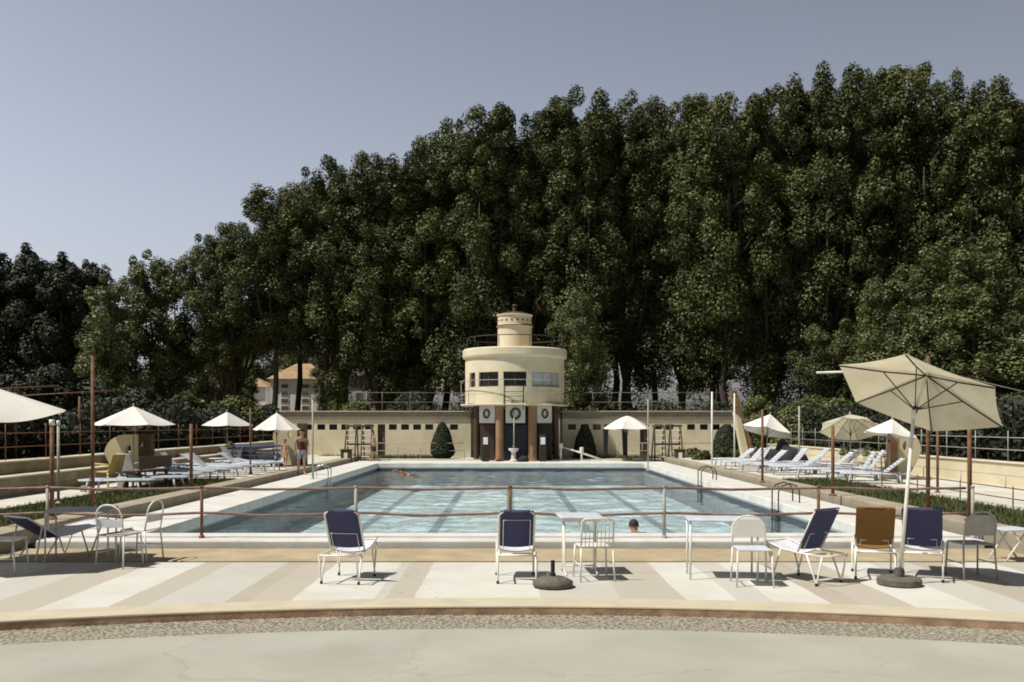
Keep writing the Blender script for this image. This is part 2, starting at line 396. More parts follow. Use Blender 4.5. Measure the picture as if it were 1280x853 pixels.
# foreground plaza, pebble strip, riser, nosing, striped deck
pl = MB(); a = arc(AR - .62)
for i in range(len(a) - 1): pl.quad((a[i][0], -14, -.10), (a[i + 1][0], -14, -.10), (*a[i + 1], -.10), (*a[i], -.10))
struct(pl, 'plaza_ground', M['plaza_concrete'])
strip_between(AR - .62, AR - .04, -.102, -.085, 'pebble_strip_ground', M['pebble'])
kb = MB(); strip_between(AR - .04, AR - .04, -.13, -.006, None, None, kb)
struct(kb, 'step_riser_kerb', M['terracotta_riser'])
nb = MB(); strip_between(AR - .043, AR - .041, -.008, .006, None, None, nb); strip_between(AR - .041, AR - .02, .006, .012, None, None, nb)
strip_between(AR - .02, AR + .42, .012, .006, None, None, nb)
struct(nb, 'step_nosing_kerb', M['cream_nosing'])
dk = MB(); a = arc(AR + .42)
for i in range(len(a) - 1): dk.quad((*a[i], 0), (*a[i + 1], 0), (a[i + 1][0], 12.62, 0), (a[i][0], 12.62, 0))
struct(dk, 'deck_ground', M['striped_deck'])
j = MB(); j.quad((-13, 12.62, -.001), (13, 12.62, -.001), (13, 12.62, -.05), (-13, 12.62, -.05)); j.quad((-13, 12.62, -.03), (13, 12.62, -.03), (13, 12.80, -.03), (-13, 12.80, -.03))
struct(j, 'drain_channel_ground', M['dark_joint_shade'])
gt = MB(); gt.bx(-13, 13, 12.80, 14.06, -.13, -.005)
struct(gt, 'gutter_path', M['gutter_tan'], bevel=.01)
j = MB(); j.bx(-13, 13, 14.06, 14.18, -.13, -.03)
struct(j, 'coping_shade_gap_ground', M['dark_joint_shade'])  # dark colour stands in for the shadow gap at the coping's foot

# pool: coping ring, walls, floor, lane lines, water
cp = MB()
cz0, cz1 = -.12, .10
cp.bx(-7.3, 7.35, 14.18, PY0, cz0, cz1); cp.bx(-7.3, 7.35, PY1, 45.2, cz0, cz1)
cp.bx(-7.3, PX0, PY0 + .002, PY1 - .002, cz0, cz1); cp.bx(PX1, 7.35, PY0 + .002, PY1 - .002, cz0, cz1)
struct(cp, 'coping_path', M['coping_white'], bevel=.025)
pw = MB(); zt, zb, zl = cz0 + .10, -.95, WZ + .045
def ringwall(mb, o, z0, z1):
    x0, x1, y0, y1 = PX0 - o, PX1 + o, PY0 - o, PY1 + o
    mb.quad((x0, y0, z0), (x0, y1, z0), (x0, y1, z1), (x0, y0, z1)); mb.quad((x1, y1, z0), (x1, y0, z0), (x1, y0, z1), (x1, y1, z1))
    mb.quad((x0, y1, z0), (x1, y1, z0), (x1, y1, z1), (x0, y1, z1)); mb.quad((x1, y0, z0), (x0, y0, z0), (x0, y0, z1), (x1, y0, z1))
ringwall(pw, .004, zb, .02)
struct(pw, 'pool_wall', M['pool_wall'])
tl = MB(); ringwall(tl, -.004, WZ - .06, WZ + .10)
struct(tl, 'waterline_tile_strip', M['waterline_tile'])
pf = MB(); pf.quad((PX0 - .01, PY0 - .01, zb), (PX1 + .01, PY0 - .01, zb), (PX1 + .01, PY1 + .01, zb), (PX0 - .01, PY1 + .01, zb))
struct(pf, 'pool_floor', M['pool_floor'])
ln = MB()
for lx in (-4.0, -2.0, 0.05, 2.1, 4.2):
    n = 60
    for i in range(n):
        y0 = PY0 + 1.2 + (PY1 - PY0 - 2.4) * i / n; y1 = PY0 + 1.2 + (PY1 - PY0 - 2.4) * (i + 1) / n
        ln.quad((lx - .13, y0, zb + .004), (lx + .13, y0, zb + .004), (lx + .13, y1, zb + .004), (lx - .13, y1, zb + .004))
struct(ln, 'lane_line_markings', M['lane_tile'])
def water():
    nx, ny = 130, 260
    xs = np.linspace(PX0 + .002, PX1 - .002, nx); ys = np.linspace(PY0 + .002, PY1 - .002, ny)
    X, Y = np.meshgrid(xs, ys)
    rng = np.random.RandomState(3); Z = np.zeros_like(X)
    for i in range(26):
        a_ = rng.uniform(0, 2 * PI); wl = rng.uniform(.35, 1.9); k = 2 * PI / wl
        Z += .0042 * wl ** .7 * np.sin(k * (X * math.cos(a_) + Y * math.sin(a_)) + rng.uniform(0, 6.3))
    co = np.stack([X, Y, Z + WZ], -1).reshape(-1, 3)
    idx = np.arange(nx * ny).reshape(ny, nx)
    q = np.stack([idx[:-1, :-1], idx[:-1, 1:], idx[1:, 1:], idx[1:, :-1]], -1).reshape(-1, 4)
    me = bpy.data.meshes.new('water'); me.from_pydata(co.tolist(), [], q.tolist()); me.materials.append(M['pool_water'])
    me.polygons.foreach_set('use_smooth', [True] * len(me.polygons))
    o = bpy.data.objects.new('water', me); COL.objects.link(o); tag(o, kind='structure')
water()

# side terraces
YN, YF = 12.8, 47.0
for sx, x1 in ((-1, 7.3), (1, 7.35)):
    s = (lambda mb, xa, xb, ya, yb, za, zb_: mb.bx(min(sx * xa, sx * xb), max(sx * xa, sx * xb), ya, yb, za, zb_))
    j = MB(); s(j, x1, x1 + .16, 14.2, 45.2, -.13, .03); struct(j, 'gutter_shade_ground', M['dark_joint_shade'])  # dark gutter strip, coloured to stand in for the shade line below the step
    k = MB(); s(k, x1 + .16, 8.0, YN, 47.2, -.13, TZ); struct(k, 'terrace_kerb', M['terrace_tan'], bevel=.02)
    p = MB(); s(p, 8.0, 9.6, 27.2, 47.2, -.13, TZ - .004); struct(p, 'terrace_ground', M['path_white'])
    l_ = MB(); s(l_, 8.0, 9.6, YN, 27.2, -.13, TZ - .03); struct(l_, 'lawn', M['lawn'])
    q = MB(); s(q, 9.6, 12.9 if sx > 0 else 11.0, 9.0, 47.2, -.13, TZ + .01); struct(q, 'terrace_path', M['path_white'], bevel=.015)
f = MB(); f.bx(-7.42, 7.47, 45.2, 47.2, -.12, .16); struct(f, 'far_terrace_ground', M['path_white'])

def grass_patch(name, x0, x1, y0, y1, z, n, h, label=None):
    rng = np.random.RandomState(int(abs(x0 * 10)) + int(y0)); mb = MB()
    for i in range(n):
        x, y = rng.uniform(x0, x1), rng.uniform(y0, y1)
        hh = h * rng.uniform(.4, 1.2); a_ = rng.uniform(0, 2 * PI); dx, dy = math.cos(a_) * .018, math.sin(a_) * .018
        lx, ly = rng.normal(0, hh * .45), rng.normal(0, hh * .45)
        mb.add([(x - dx, y - dy, z), (x + dx, y + dy, z), (x + lx, y + ly, z + hh)], [(0, 1, 2)])
    o = mb.build(name, M['grass_blade']); return tag(o, label or 'short uneven grass beside the terrace path', 'grass', kind='stuff')
grass_patch('lawn_grass', -9.6, -8.0, YN, 27, TZ - .03, 9000, .10, 'short uneven lawn grass on the left terrace')
grass_patch('lawn_grass', 8.0, 9.6, YN, 27, TZ - .03, 9000, .10, 'short uneven lawn grass on the right terrace')
grass_patch('verge_grass', -9.5, -3.0, 45.9, 46.9, .16, 2200, .22, 'rough grass along the foot of the left bathhouse wing')
grass_patch('verge_grass', 3.2, 9.2, 45.9, 46.9, .16, 2000, .22, 'rough grass along the foot of the right bathhouse wing')

# retaining walls
def wall(name, label, boxes, m, cat='wall', caps=None):
    t = empty(name, label, cat, boxes[0][0:1] + (boxes[0][2], 0) if False else (0, 0, 0))
    mb = MB()
    for b in boxes: mb.bx(*b)
    mb.build('wall_body', m, t, bevel=.02)
    if caps:
        c = MB()
        for b in caps: c.bx(*b)
        c.build('wall_cap', M['trim_cream'], t, bevel=.015)
    return t
wall('retaining_wall', 'lower tan retaining wall stepping up from the left terrace path', [(-11.5, -11.0, 8.0, 47.2, -.13, .70)], M['wall_stone'], caps=[(-11.5, -10.97, 8.0, 47.2, .70, .74)])
wall('retaining_wall', 'upper tan retaining wall on the left carrying the rusty fence', [(-12.0, -11.502, 8.0, 47.2, -.13, 1.0)], M['wall_stone'], caps=[(-12.05, -11.50, 8.0, 47.2, 1.0, 1.04)])
wall('boundary_wall', 'long sunlit cream wall behind the right terrace', [(12.9, 13.25, 8.0, 46.0, -.13, .87)], M['wall_cream'], caps=[(12.86, 13.3, 8.0, 46.0, .87, .91)])
bk = MB(); bk.bx(-60, -12.05, 4, 90, -.13, .95); struct(bk, 'upper_ground', M['dirt'])

# ------------------------------------------------------------------ bathhouse and round tower
YB = 47.2                                          # facade plane
def bathhouse():
    for side in (-1, 1):
        lab = 'long low cream bathhouse wing left of the round tower' if side < 0 else 'long low cream bathhouse wing right of the round tower'
        x0, x1 = (-11.7, -1.95) if side < 0 else (2.75, 11.8)
        t = empty('bathhouse', lab, 'building', (0, 0, 0))
        ztop, zf, zb_ = zd(514, YB), zd(523.5, YB), .1
        wz0, wz1 = zd(537.5, YB), zd(530.5, YB)
        winpx = [386, 401.5, 416.5, 431.5, 446.5, 461, 491, 506.3, 521.3, 536.5, 552.5, 567.5] if side < 0 else [715, 731, 746, 760, 775, 789.5, 823, 837, 864, 880, 895, 909]
        doorpx = (472, 481.5) if side < 0 else (800, 811.5)
        holes = sorted([(xd(p - 5.0, YB).x, xd(p + 5.0, YB).x, wz0, wz1) for p in winpx] + [(xd(doorpx[0], YB).x, xd(doorpx[1], YB).x, zb_, zd(530.5, YB))])
        mb = MB(); cur = x0
        def wq(xa, xb, za, zb2): mb.quad((xa, YB, za), (xb, YB, za), (xb, YB, zb2), (xa, YB, zb2))
        for (xa, xb, za, zb2) in holes:
            wq(cur, xa, zb_, zf)
            if za > zb_: wq(xa, xb, zb_, za)
            wq(xa, xb, zb2, zf)
            d = .14                                  # reveals
            mb.quad((xa, YB, za), (xa, YB, zb2), (xa, YB + d, zb2), (xa, YB + d, za)); mb.quad((xb, YB, zb2), (xb, YB, za), (xb, YB + d, za), (xb, YB + d, zb2))
            mb.quad((xa, YB, zb2), (xb, YB, zb2), (xb, YB + d, zb2), (xa, YB + d, zb2)); mb.quad((xa, YB + d, za), (xb, YB + d, za), (xb, YB, za), (xa, YB, za))
            cur = xb
        wq(cur, x1, zb_, zf)
        mb.quad((x0, YB + 5, zb_), (x0, YB, zb_), (x0, YB, zf), (x0, YB + 5, zf)); mb.quad((x1, YB, zb_), (x1, YB + 5, zb_), (x1, YB + 5, zf), (x1, YB, zf))
        mb.quad((x1, YB + 5, zb_), (x0, YB + 5, zb_), (x0, YB + 5, zf), (x1, YB + 5, zf))
        mb.build('wall', M['facade_cream'], t)
        rf = MB(); rf.bx(x0 - .02, x1 + .02, YB - .06, YB + 5.02, zf + .002, ztop - .045); rf.build('parapet', M['fascia_brown'], t, bevel=.01)
        cp_ = MB(); cp_.bx(x0 - .08, x1 + .08, YB - .12, YB + 5.1, ztop - .043, ztop); cp_.build('roof_coping', M['trim_cream'], t, bevel=.01)
        st = MB(); st.bx(x0, x1, YB - .035, YB - .002, zf - .11, zf - .002); st.build('string_course', M['trim_cream'], t, bevel=.006)
        for p in winpx:
            xa, xb = xd(p - 5.0, YB).x, xd(p + 5.0, YB).x
            fr = MB(); fw = .025
            fr.bx(xa, xb, YB + .09, YB + .12, wz1 - fw, wz1); fr.bx(xa, xb, YB + .09, YB + .12, wz0, wz0 + fw)
            fr.bx(xa, xa + fw, YB + .09, YB + .12, wz0 + fw, wz1 - fw); fr.bx(xb - fw, xb, YB + .09, YB + .12, wz0 + fw, wz1 - fw)
            wd = fr.build('window', M['dark_wood'], t)
            pn = MB(); pn.bx(xa - .01, xb + .01, YB + .122, YB + .135, wz0 - .01, wz1 + .01); pn.build('pane', M['window_dark'], wd)
        xa, xb = xd(doorpx[0], YB).x, xd(doorpx[1], YB).x
        dr = MB(); dr.bx(xa, xb, YB + .09, YB + .135, zb_, zd(530.5, YB)); dd = dr.build('door', M['door_brown'], t)
        h = MB(); h.tube([(xb - .08, YB + .06, 1.0), (xb - .08, YB + .06, 1.15)], .015); h.tube([(xb - .08, YB + .06, 1.07), (xb - .08, YB + .095, 1.07)], .01); h.build('handle', M['steel'], dd)
        # roof terrace railing, a thing of its own
        lab2 = 'thin railing along the roof of the left bathhouse wing' if side < 0 else 'thin railing along the roof of the right bathhouse wing'
        rl = empty('roof_railing', lab2, 'railing', (0, 0, 0))
        xs0, xs1 = (-8.0, -2.2) if side < 0 else (2.9, 11.6)
        rr = MB()
        for zz in (zd(491, YB + .4), zd(503, YB + .4)): rr.tube([(xs0, YB + .4, zz), (xs1, YB + .4, zz)], .015, 6)
        rr.build('rail', M['dull_rail'], rl)
        n = int((xs1 - xs0) / 1.45)
        for i in range(n + 1):
            x = xs0 + (xs1 - xs0) * i / n
            pp = MB(); pp.tube([(x, YB + .4, ztop), (x, YB + .4, zd(490, YB + .4))], .02, 6); pp.build('post', M['dull_rail'], rl)
bathhouse()

TX, TY = .30, 46.6                                 # tower axis
def tower():
    t = empty('lookout_tower', 'round cream lookout tower with lantern turret above the far pool end', 'building', (TX, TY, 0))
    Rd = 2.5; yf = TY - Rd
    z0, z1 = zd(504.5, yf), zd(445, yf)            # drum
    zw0, zw1 = zd(483, yf), zd(464.5, yf)          # window band
    n = 96
    # drum wall with window openings: angles measured from the side facing the pool
    wins = []
    for pa, pb, kind in ((586.0, 593.5, 0), (598.0, 623, 0), (629, 658.5, 1), (665, 702, 2)):
        f_ = lambda p: math.asin(max(-.995, min(.995, (xd(p, TY - 2.2).x - TX) / Rd)))
        wins.append((f_(pa), f_(pb), kind))
    def P(a, r, z): return (r * math.sin(a), -r * math.cos(a), z)
    mb = MB()
    cuts = sorted(set([-PI + 2 * PI * i / n for i in range(n + 1)] + [w_[0] for w_ in wins] + [w_[1] for w_ in wins]))
    for a, b in zip(cuts[:-1], cuts[1:]):
        if b - a < 1e-6: continue
        mid = (a + b) / 2; inside = any(w_[0] < mid < w_[1] for w_ in wins)
        bands = [(z0, zw0), (zw1, z1)] if inside else [(z0, zw0), (zw0, zw1), (zw1, z1)]
        for za, zb_ in bands: mb.add([P(a, Rd, za), P(b, Rd, za), P(b, Rd, zb_), P(a, Rd, zb_)], [(0, 1, 2, 3)], True)
        if inside:
            mb.add([P(a, Rd, zw0), P(b, Rd, zw0), P(b, Rd - .2, zw0), P(a, Rd - .2, zw0)], [(3, 2, 1, 0)])
            mb.add([P(a, Rd, zw1), P(b, Rd, zw1), P(b, Rd - .2, zw1), P(a, Rd - .2, zw1)], [(0, 1, 2, 3)])
    for w_ in wins:
        for a in w_[:2]: mb.add([P(a, Rd, zw0), P(a, Rd, zw1), P(a, Rd - .2, zw1), P(a, Rd - .2, zw0)], [(0, 1, 2, 3)])
    mb.lathe([(0, z0), (Rd, z0)], n=n)
    mb.build('drum_wall', M['tower_cream'], t)
    for a0, a1, kind in wins:
        k = max(2, int((a1 - a0) / .06)); pn = MB(); fr = MB()
        nm = 3 if kind == 2 else 2
        for i in range(k):
            a, b = a0 + (a1 - a0) * i / k, a0 + (a1 - a0) * (i + 1) / k
            pn.add([P(a, Rd - .14, zw0), P(b, Rd - .14, zw0), P(b, Rd - .14, zw1), P(a, Rd - .14, zw1)], [(0, 1, 2, 3)], True)
            for za, zb_ in ((zw0, zw0 + .05), (zw1 - .05, zw1)):
                fr.add([P(a, Rd - .10, za), P(b, Rd - .10, za), P(b, Rd - .10, zb_), P(a, Rd - .10, zb_)], [(0, 1, 2, 3)])
        for i in range(nm + 1):
            a = a0 + (a1 - a0) * i / nm; da = .012
            fr.add([P(a - da, Rd - .10, zw0), P(a + da, Rd - .10, zw0), P(a + da, Rd - .10, zw1), P(a - da, Rd - .10, zw1)], [(0, 1, 2, 3)])
        wd = fr.build('window', M['grey_plastic'] if kind == 2 else M['dark_wood'], t)
        if kind == 2: wd['label'] = 'window with pale closed blinds'
        pn.build('pane', M['window_pale'] if kind == 2 else M['window_dark'], wd)
    pz = zd(433, yf)
    pr = MB(); pr.lathe([(Rd - .02, z1 - .02), (Rd + .10, z1 + .02), (Rd + .13, z1 + .10), (Rd + .13, pz - .05), (Rd + .08, pz), (Rd - .12, pz), (Rd - .12, pz - .25), (0, pz - .25)], n=n)
    pr.build('parapet', M['tower_cream'], t, autosmooth=False)
    lt = zd(392, TY - .8); rl = .86
    la = MB(); lb = zd(406, TY - .8)
    la.lathe([(rl, pz - .25), (rl, lb - .06), (rl + .05, lb - .04), (rl + .05, lb + .02), (rl, lb + .04), (rl, lt - .08), (rl + .06, lt - .04), (rl + .06, lt), (rl - .06, lt + .02), (0, lt + .03)], n=48)
    lan = la.build('lantern', M['tower_cream'], t, autosmooth=False)
    bd = MB(); bd.lathe([(rl + .045, lb - .035), (rl + .075, lb - .03), (rl + .075, lb + .02), (rl + .045, lb + .025)], n=48); bd.build('band', M['rusty_metal'], lan)
    for i in range(10):
        a = -1.5 + i * .33
        o = MB(); zz = (lb + lt) / 2 - .02
        o.tube([P(a, rl - .02, zz), P(a, rl + .012, zz)], .055, 10); o.build('vent', M['rusty_metal'], lan)
    cp_ = MB(); ct = zd(381, TY); cp_.lathe([(.74, lt + .035), (.72, lt + .09), (.40, lt + .15), (.13, lt + .19), (.11, ct - .1), (.16, ct - .06), (.10, ct), (0, ct + .02)], n=24)
    cp_.build('cap', M['dark_wood'], t)
    # top railing
    rr = MB(); rz = zd(424, TY)
    rr.tube([P(2 * PI * i / 48, Rd - .1, rz) for i in range(48)], .022, 6, closed=True)
    for i in range(10):
        a = 2 * PI * i / 10 + .3; rr.tube([P(a, Rd - .1, pz - .02), P(a, Rd - .1, rz)], .018, 6)
    rr.build('top_railing', M['dark_metal'], t)
    # balcony hoop rail round the drum
    for zz in (zd(474.5, yf - .3), zd(492, yf - .3)):
        br = MB(); br.tube([P(-1.9 + 3.8 * i / 40, Rd + .28, zz) for i in range(41)], .016, 6)
        br.build('hoop_rail', M['grey_pole'], t)
    for a in (-1.75, -.95, -.2, .2, .95, 1.75):
        bp_ = MB(); bp_.tube([P(a, Rd + .28, z0 - .02), P(a, Rd + .28, zd(474.5, yf - .3))], .014, 6); bp_.tube([P(a, Rd - .02, z0 + .02), P(a, Rd + .28, z0 + .02)], .016, 6); bp_.build('rail_post', M['grey_pole'], t)
    # ladder on the front
    ld = MB(); lz1 = zd(482, yf - .2)
    for x in (-.50, .40): ld.tube([(x, -Rd - .16, z0 - .3), (x, -Rd - .16, lz1)], .03, 6)
    for i in range(4): ld.tube([(-.50, -Rd - .16, z0 - .1 + i * .22), (.40, -Rd - .16, z0 - .1 + i * .22)], .014, 6)
    ld.build('front_ladder', M['dark_metal'], t)
    # ground floor: slab, recessed core, columns, white panels with life rings
    sl_ = MB(); sl_.lathe([(0, z0 - .10), (Rd + .22, z0 - .10), (Rd + .25, z0 - .04), (Rd + .22, z0 - .002), (0, z0 - .002)], n=72); sl_.build('balcony_slab', M['trim_cream'], t)
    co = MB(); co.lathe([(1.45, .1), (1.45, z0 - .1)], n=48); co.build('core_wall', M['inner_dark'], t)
    dz = z0 - .1
    for px, r_, m_ in ((624.5, .19, 'column_orange'), (665.5, .21, 'column_orange'), (595, .14, 'door_brown'), (696, .16, 'door_brown')):
        x = xd(px, TY - 2.0).x - TX; y = -math.sqrt(max(.2, 2.25 ** 2 - x * x))
        c = MB(); c.lathe([(r_ + .04, .1), (r_ + .04, .18), (r_, .2), (r_, dz - .12), (r_ + .03, dz - .1), (r_ + .03, dz)], c=(x, y, 0), n=24)
        c.build('column', M[m_], t, autosmooth=False)
    for k, (pa, pb) in enumerate(((599, 619), (632, 656.5), (671, 690))):
        xa, xb = xd(pa, TY - 2.1).x - TX, xd(pb, TY - 2.1).x - TX
        ya, yb = -math.sqrt(2.2 ** 2 - xa * xa), -math.sqrt(2.2 ** 2 - xb * xb)
        cx, cy = (xa + xb) / 2, (ya + yb) / 2; L_ = math.hypot(xb - xa, yb - ya); rz_ = math.atan2(yb - ya, xb - xa)
        pb_ = MB(); pz0 = zd(529, yf); pb_.box((cx, cy, (pz0 + dz) / 2), (L_, .08, dz - pz0 - .002), rz_); pb_ = pb_.build('panel', M['panel_white'], t, bevel=.01)
        rg = MB(); Mr = Matrix.Rotation(rz_, 3, 'Z'); zc = (pz0 + dz) / 2 + .03
        rad = .21 if k == 1 else .17
        rg.tube([Vector((cx, cy, zc)) + Mr @ Vector((rad * math.cos(2 * PI * i / 28), -.075, rad * 1.15 * math.sin(2 * PI * i / 28))) for i in range(28)], .06 if k == 1 else .045, 8, closed=True)
        rg.build('life_ring_emblem', M['dark_wood'] if k == 1 else M['door_brown'], pb_)
    # glass doors between columns
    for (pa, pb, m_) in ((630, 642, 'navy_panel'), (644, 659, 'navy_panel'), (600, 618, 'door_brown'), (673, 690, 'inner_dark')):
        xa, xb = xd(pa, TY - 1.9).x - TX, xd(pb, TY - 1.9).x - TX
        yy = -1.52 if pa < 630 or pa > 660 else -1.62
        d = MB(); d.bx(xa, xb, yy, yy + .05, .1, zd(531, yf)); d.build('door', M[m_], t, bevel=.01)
    pl_ = MB(); pl_.tube([(xd(642.5, TY - 2.6).x - TX, -2.55, .1), (xd(642.5, TY - 2.6).x - TX, -2.55, dz - .2)], .03, 8); pl_.build('flag_post', M['grey_pole'], t)
tower()

def prop(name, label, cat, x, y, z, rz=0, group=None): return empty(name, label, cat, (x, y, z), rz, group)
# dark notice pillars in front of the tower
for px, lab in ((607, 'dark pillar with a white notice left of the tower entrance'), (678.5, 'dark pillar with a white notice right of the tower entrance')):
    p = xd(px, 43.9); t = prop('notice_pillar', lab, 'sign', p.x, p.y, .1, 0, 'notice pillars by the tower')
    b = MB(); b.bx(-.17, .17, -.13, .13, 0, 1.28); b.build('body', M['inner_dark'], t, bevel=.02)
    b = MB(); b.bx(-.11, .11, -.146, -.133, .82, 1.16); b.build('notice', M['paper'], t)
p = xd(642, 43.6); t = prop('drinking_fountain', 'white stone drinking fountain before the tower entrance', 'fountain', p.x, p.y, .1)
b = MB(); b.lathe([(.20, 0), (.20, .08), (.12, .12), (.10, .42), (.16, .50), (.24, .56), (.24, .64), (.20, .64), (.17, .58), (0, .57)], n=24); b.build('pedestal', M['panel_white'], t)
b = MB(); b.lathe([(.03, .57), (.03, .72), (.06, .74), (.06, .78), (0, .80)], n=12); b.build('spout', M['steel'], t)
p = xd(653, 43.7); b = MB(); b.lathe([(0, 0), (.26, .0), (.32, .10), (.28, .22), (.12, .28), (.04, .30), (0, .30)], n=14); o = b.build('bag', M['cloth_dark'], loc=(p.x, p.y, .1), autosmooth=True); tag(o, 'dark slumped bag on the pool edge beside the white fountain', 'bag')
b = MB()
# white handrail sloping beside the tower
t = prop('handrail', 'sloping white handrail right of the tower', 'handrail', 0, 0, 0)
A_, B_ = xd(700, 45.0), xd(752, 44.6)
b = MB(); b.tube([(A_.x, A_.y, zd(558, 45)), (B_.x, B_.y, zd(574.5, 44.6))], .045, 8); b.build('rail', M['white_metal'], t)
for px, yt in ((701, 556), (727, 561)):
    q = xd(px, 44.8); b = MB(); b.tube([(q.x, q.y, .1), (q.x, q.y, zd(yt, 44.8))], .05, 8); b.lathe([(.0, 0), (.10, 0), (.10, .25), (0, .28)], c=(q.x, q.y, zd(yt, 44.8) - .2), n=12); b.build('post', M['white_metal'], t)

# guard stands with white ladders, and the bins with a white notice
def guard_stand(px0, px1, lab, D=45.0):
    x0, x1 = xd(px0, D).x, xd(px1, D).x; wd = x1 - x0
    t = prop('guard_stand', lab, 'guard stand', (x0 + x1) / 2, D, .1)
    zt = zd(532.5, D) - .1
    b = MB()
    for x in (-wd / 2, -wd * .12, wd * .12, wd / 2):
        b.tube([(x * 1.1, -.55, 0), (x, -.1, zt)], .035, 6); b.tube([(x * 1.1, .55, 0), (x, .1, zt)], .035, 6)
    b.tube([(-wd * .58, 0, zt), (wd * .58, 0, zt)], .05, 6)
    b.build('frame', M['dark_wood'], t)
    for s in (-1, 1):
        r_ = MB()
        for i in range(6):
            z = .22 + i * (zt - .3) / 5.5; f_ = z / zt
            y = -.55 + .45 * f_ - .04
            r_.box((s * wd * .31, y, z), (wd * .34, .04, .06))
        r_.build('ladder_rungs', M['white_metal'], t)
    st = MB(); st.bx(-wd * .48, wd * .48, -.3, .3, zt * .45, zt * .49); st.build('seat', M['dark_wood'], t)
guard_stand(434, 465, 'brown guard stand with white ladder rungs left of the tower')
guard_stand(818, 850, 'brown guard stand with white ladder rungs right of the tower')
for px, D, lab in ((433, 43.6, 'brown litter box with white notice at the left far pool corner'), (849.5, 43.8, 'brown litter box with white notice at the right far pool corner')):
    q = xd(px, D); t = prop('litter_box', lab, 'bin', q.x, q.y, .1, 0, 'litter boxes at the far pool corners')
    b = MB(); b.bx(-.24, .24, -.2, .2, 0, .55); b.build('body', M['dark_wood'], t, bevel=.02)
    b = MB(); b.bx(-.27, .27, -.23, .23, .55, .60); b.build('lid', M['door_brown'], t, bevel=.01)
    b = MB(); b.bx(-.085, .085, -.215, -.203, .18, .44); b.build('notice', M['paper'], t)


# ------------------------------------------------------------------ foliage
def leaf_mesh(name, C, Nrm, size, m, extra=None, aspect=.62):
    """one diamond-shaped leaf per row of C"""
    n = len(C); rng = np.random.RandomState(n % 9973)
    Nrm = Nrm / np.maximum(np.linalg.norm(Nrm, axis=1, keepdims=True), 1e-6)
    T = rng.normal(size=(n, 3)); T[:, 2] -= .5
    U = T - Nrm * (T * Nrm).sum(1, keepdims=True); U /= np.maximum(np.linalg.norm(U, axis=1, keepdims=True), 1e-6)
    V = np.cross(Nrm, U); s = size[:, None]
    fold = Nrm * s * .18
    a = C + U * s; b = C + V * s * aspect + fold; c = C - U * s; d = C - V * s * aspect + fold
    co = np.stack([a, b, c, d], 1).reshape(-1, 3)
    me = bpy.data.meshes.new(name)
    me.vertices.add(4 * n); me.vertices.foreach_set('co', co.ravel().astype(np.float32))
    me.loops.add(4 * n); me.loops.foreach_set('vertex_index', np.arange(4 * n, dtype=np.int32))
    me.polygons.add(n); me.polygons.foreach_set('loop_start', np.arange(0, 4 * n, 4, dtype=np.int32))
    me.materials.append(m); me.update(calc_edges=True); me.validate()
    return me

def clump_leaves(rng, cen, rad, n, size, sq=(1, 1, 1.15), outw=1.0, up=.55, flame=True):
    d = rng.normal(size=(n, 3)); d /= np.linalg.norm(d, axis=1, keepdims=True)
    rr = rad * (.35 + .65 * rng.uniform(0, 1, n) ** .45)
    fl = 1.05 - .22 * d[:, 2:3]                      # sprigs narrow upwards
    dd = d * np.concatenate([fl, fl, np.full((n, 1), 1.14)], 1) if flame else d
    C = np.array(cen) + dd * rr[:, None] * np.array(sq) + rng.normal(size=(n, 3)) * rad * .07
    Nn = d * outw + rng.normal(size=(n, 3)) * .42; Nn[:, 2] += up
    return C, Nn, size * rng.uniform(.6, 1.25, n)

def make_crown(seed, H, Rr, cb, nclump, nleaf, size, m, name='crown', shape='column', crad=(.55, 1.0)):
    """H: height of the tree, Rr: crown radius, cb: height where the crown begins"""
    rng = np.random.RandomState(seed); Cs, Ns, Ss = [], [], []; cents = []
    leaders = []
    nl = 8 if shape == 'column' else 5
    for i in range(nl):
        a = 2 * PI * (i + rng.uniform(-.3, .3)) / nl; r_ = Rr * (.12 if i == 0 else rng.uniform(.30, .66))
        leaders.append((r_ * math.cos(a), r_ * math.sin(a), H * (1 if i == 0 else rng.uniform(.88, .99)), Rr * (.55 if i == 0 else rng.uniform(.38, .54))))
    for i in range(nclump):
        lx, ly, lh, lr = leaders[i % nl]
        t = rng.uniform(0, 1) ** (.66 if shape == 'column' else .85)
        z = cb + (lh - cb) * t
        prof = min(1, (t + .12) * 4) ** .7 * (1 - t ** 3.0) ** .5 + .16
        if shape == 'column': prof *= .55 + .45 * min(1, t / .6)
        a = rng.uniform(0, 2 * PI); r_ = lr * prof * math.sqrt(rng.uniform(.3, 1))
        sway = .35 * math.sin(z * .55 + i % nl)
        cents.append((lx + sway + r_ * math.cos(a), ly + r_ * math.sin(a), z, rng.uniform(*crad) * (.68 + .42 * min(1, (1 - t) * 2.2))))
    for (x, y, z, cr) in cents:
        C, Nn, s = clump_leaves(rng, (x, y, z), cr, int(nleaf * cr / .8), size)
        Cs.append(C); Ns.append(Nn); Ss.append(s)
    return leaf_mesh(name, np.concatenate(Cs), np.concatenate(Ns), np.concatenate(Ss), m), leaders

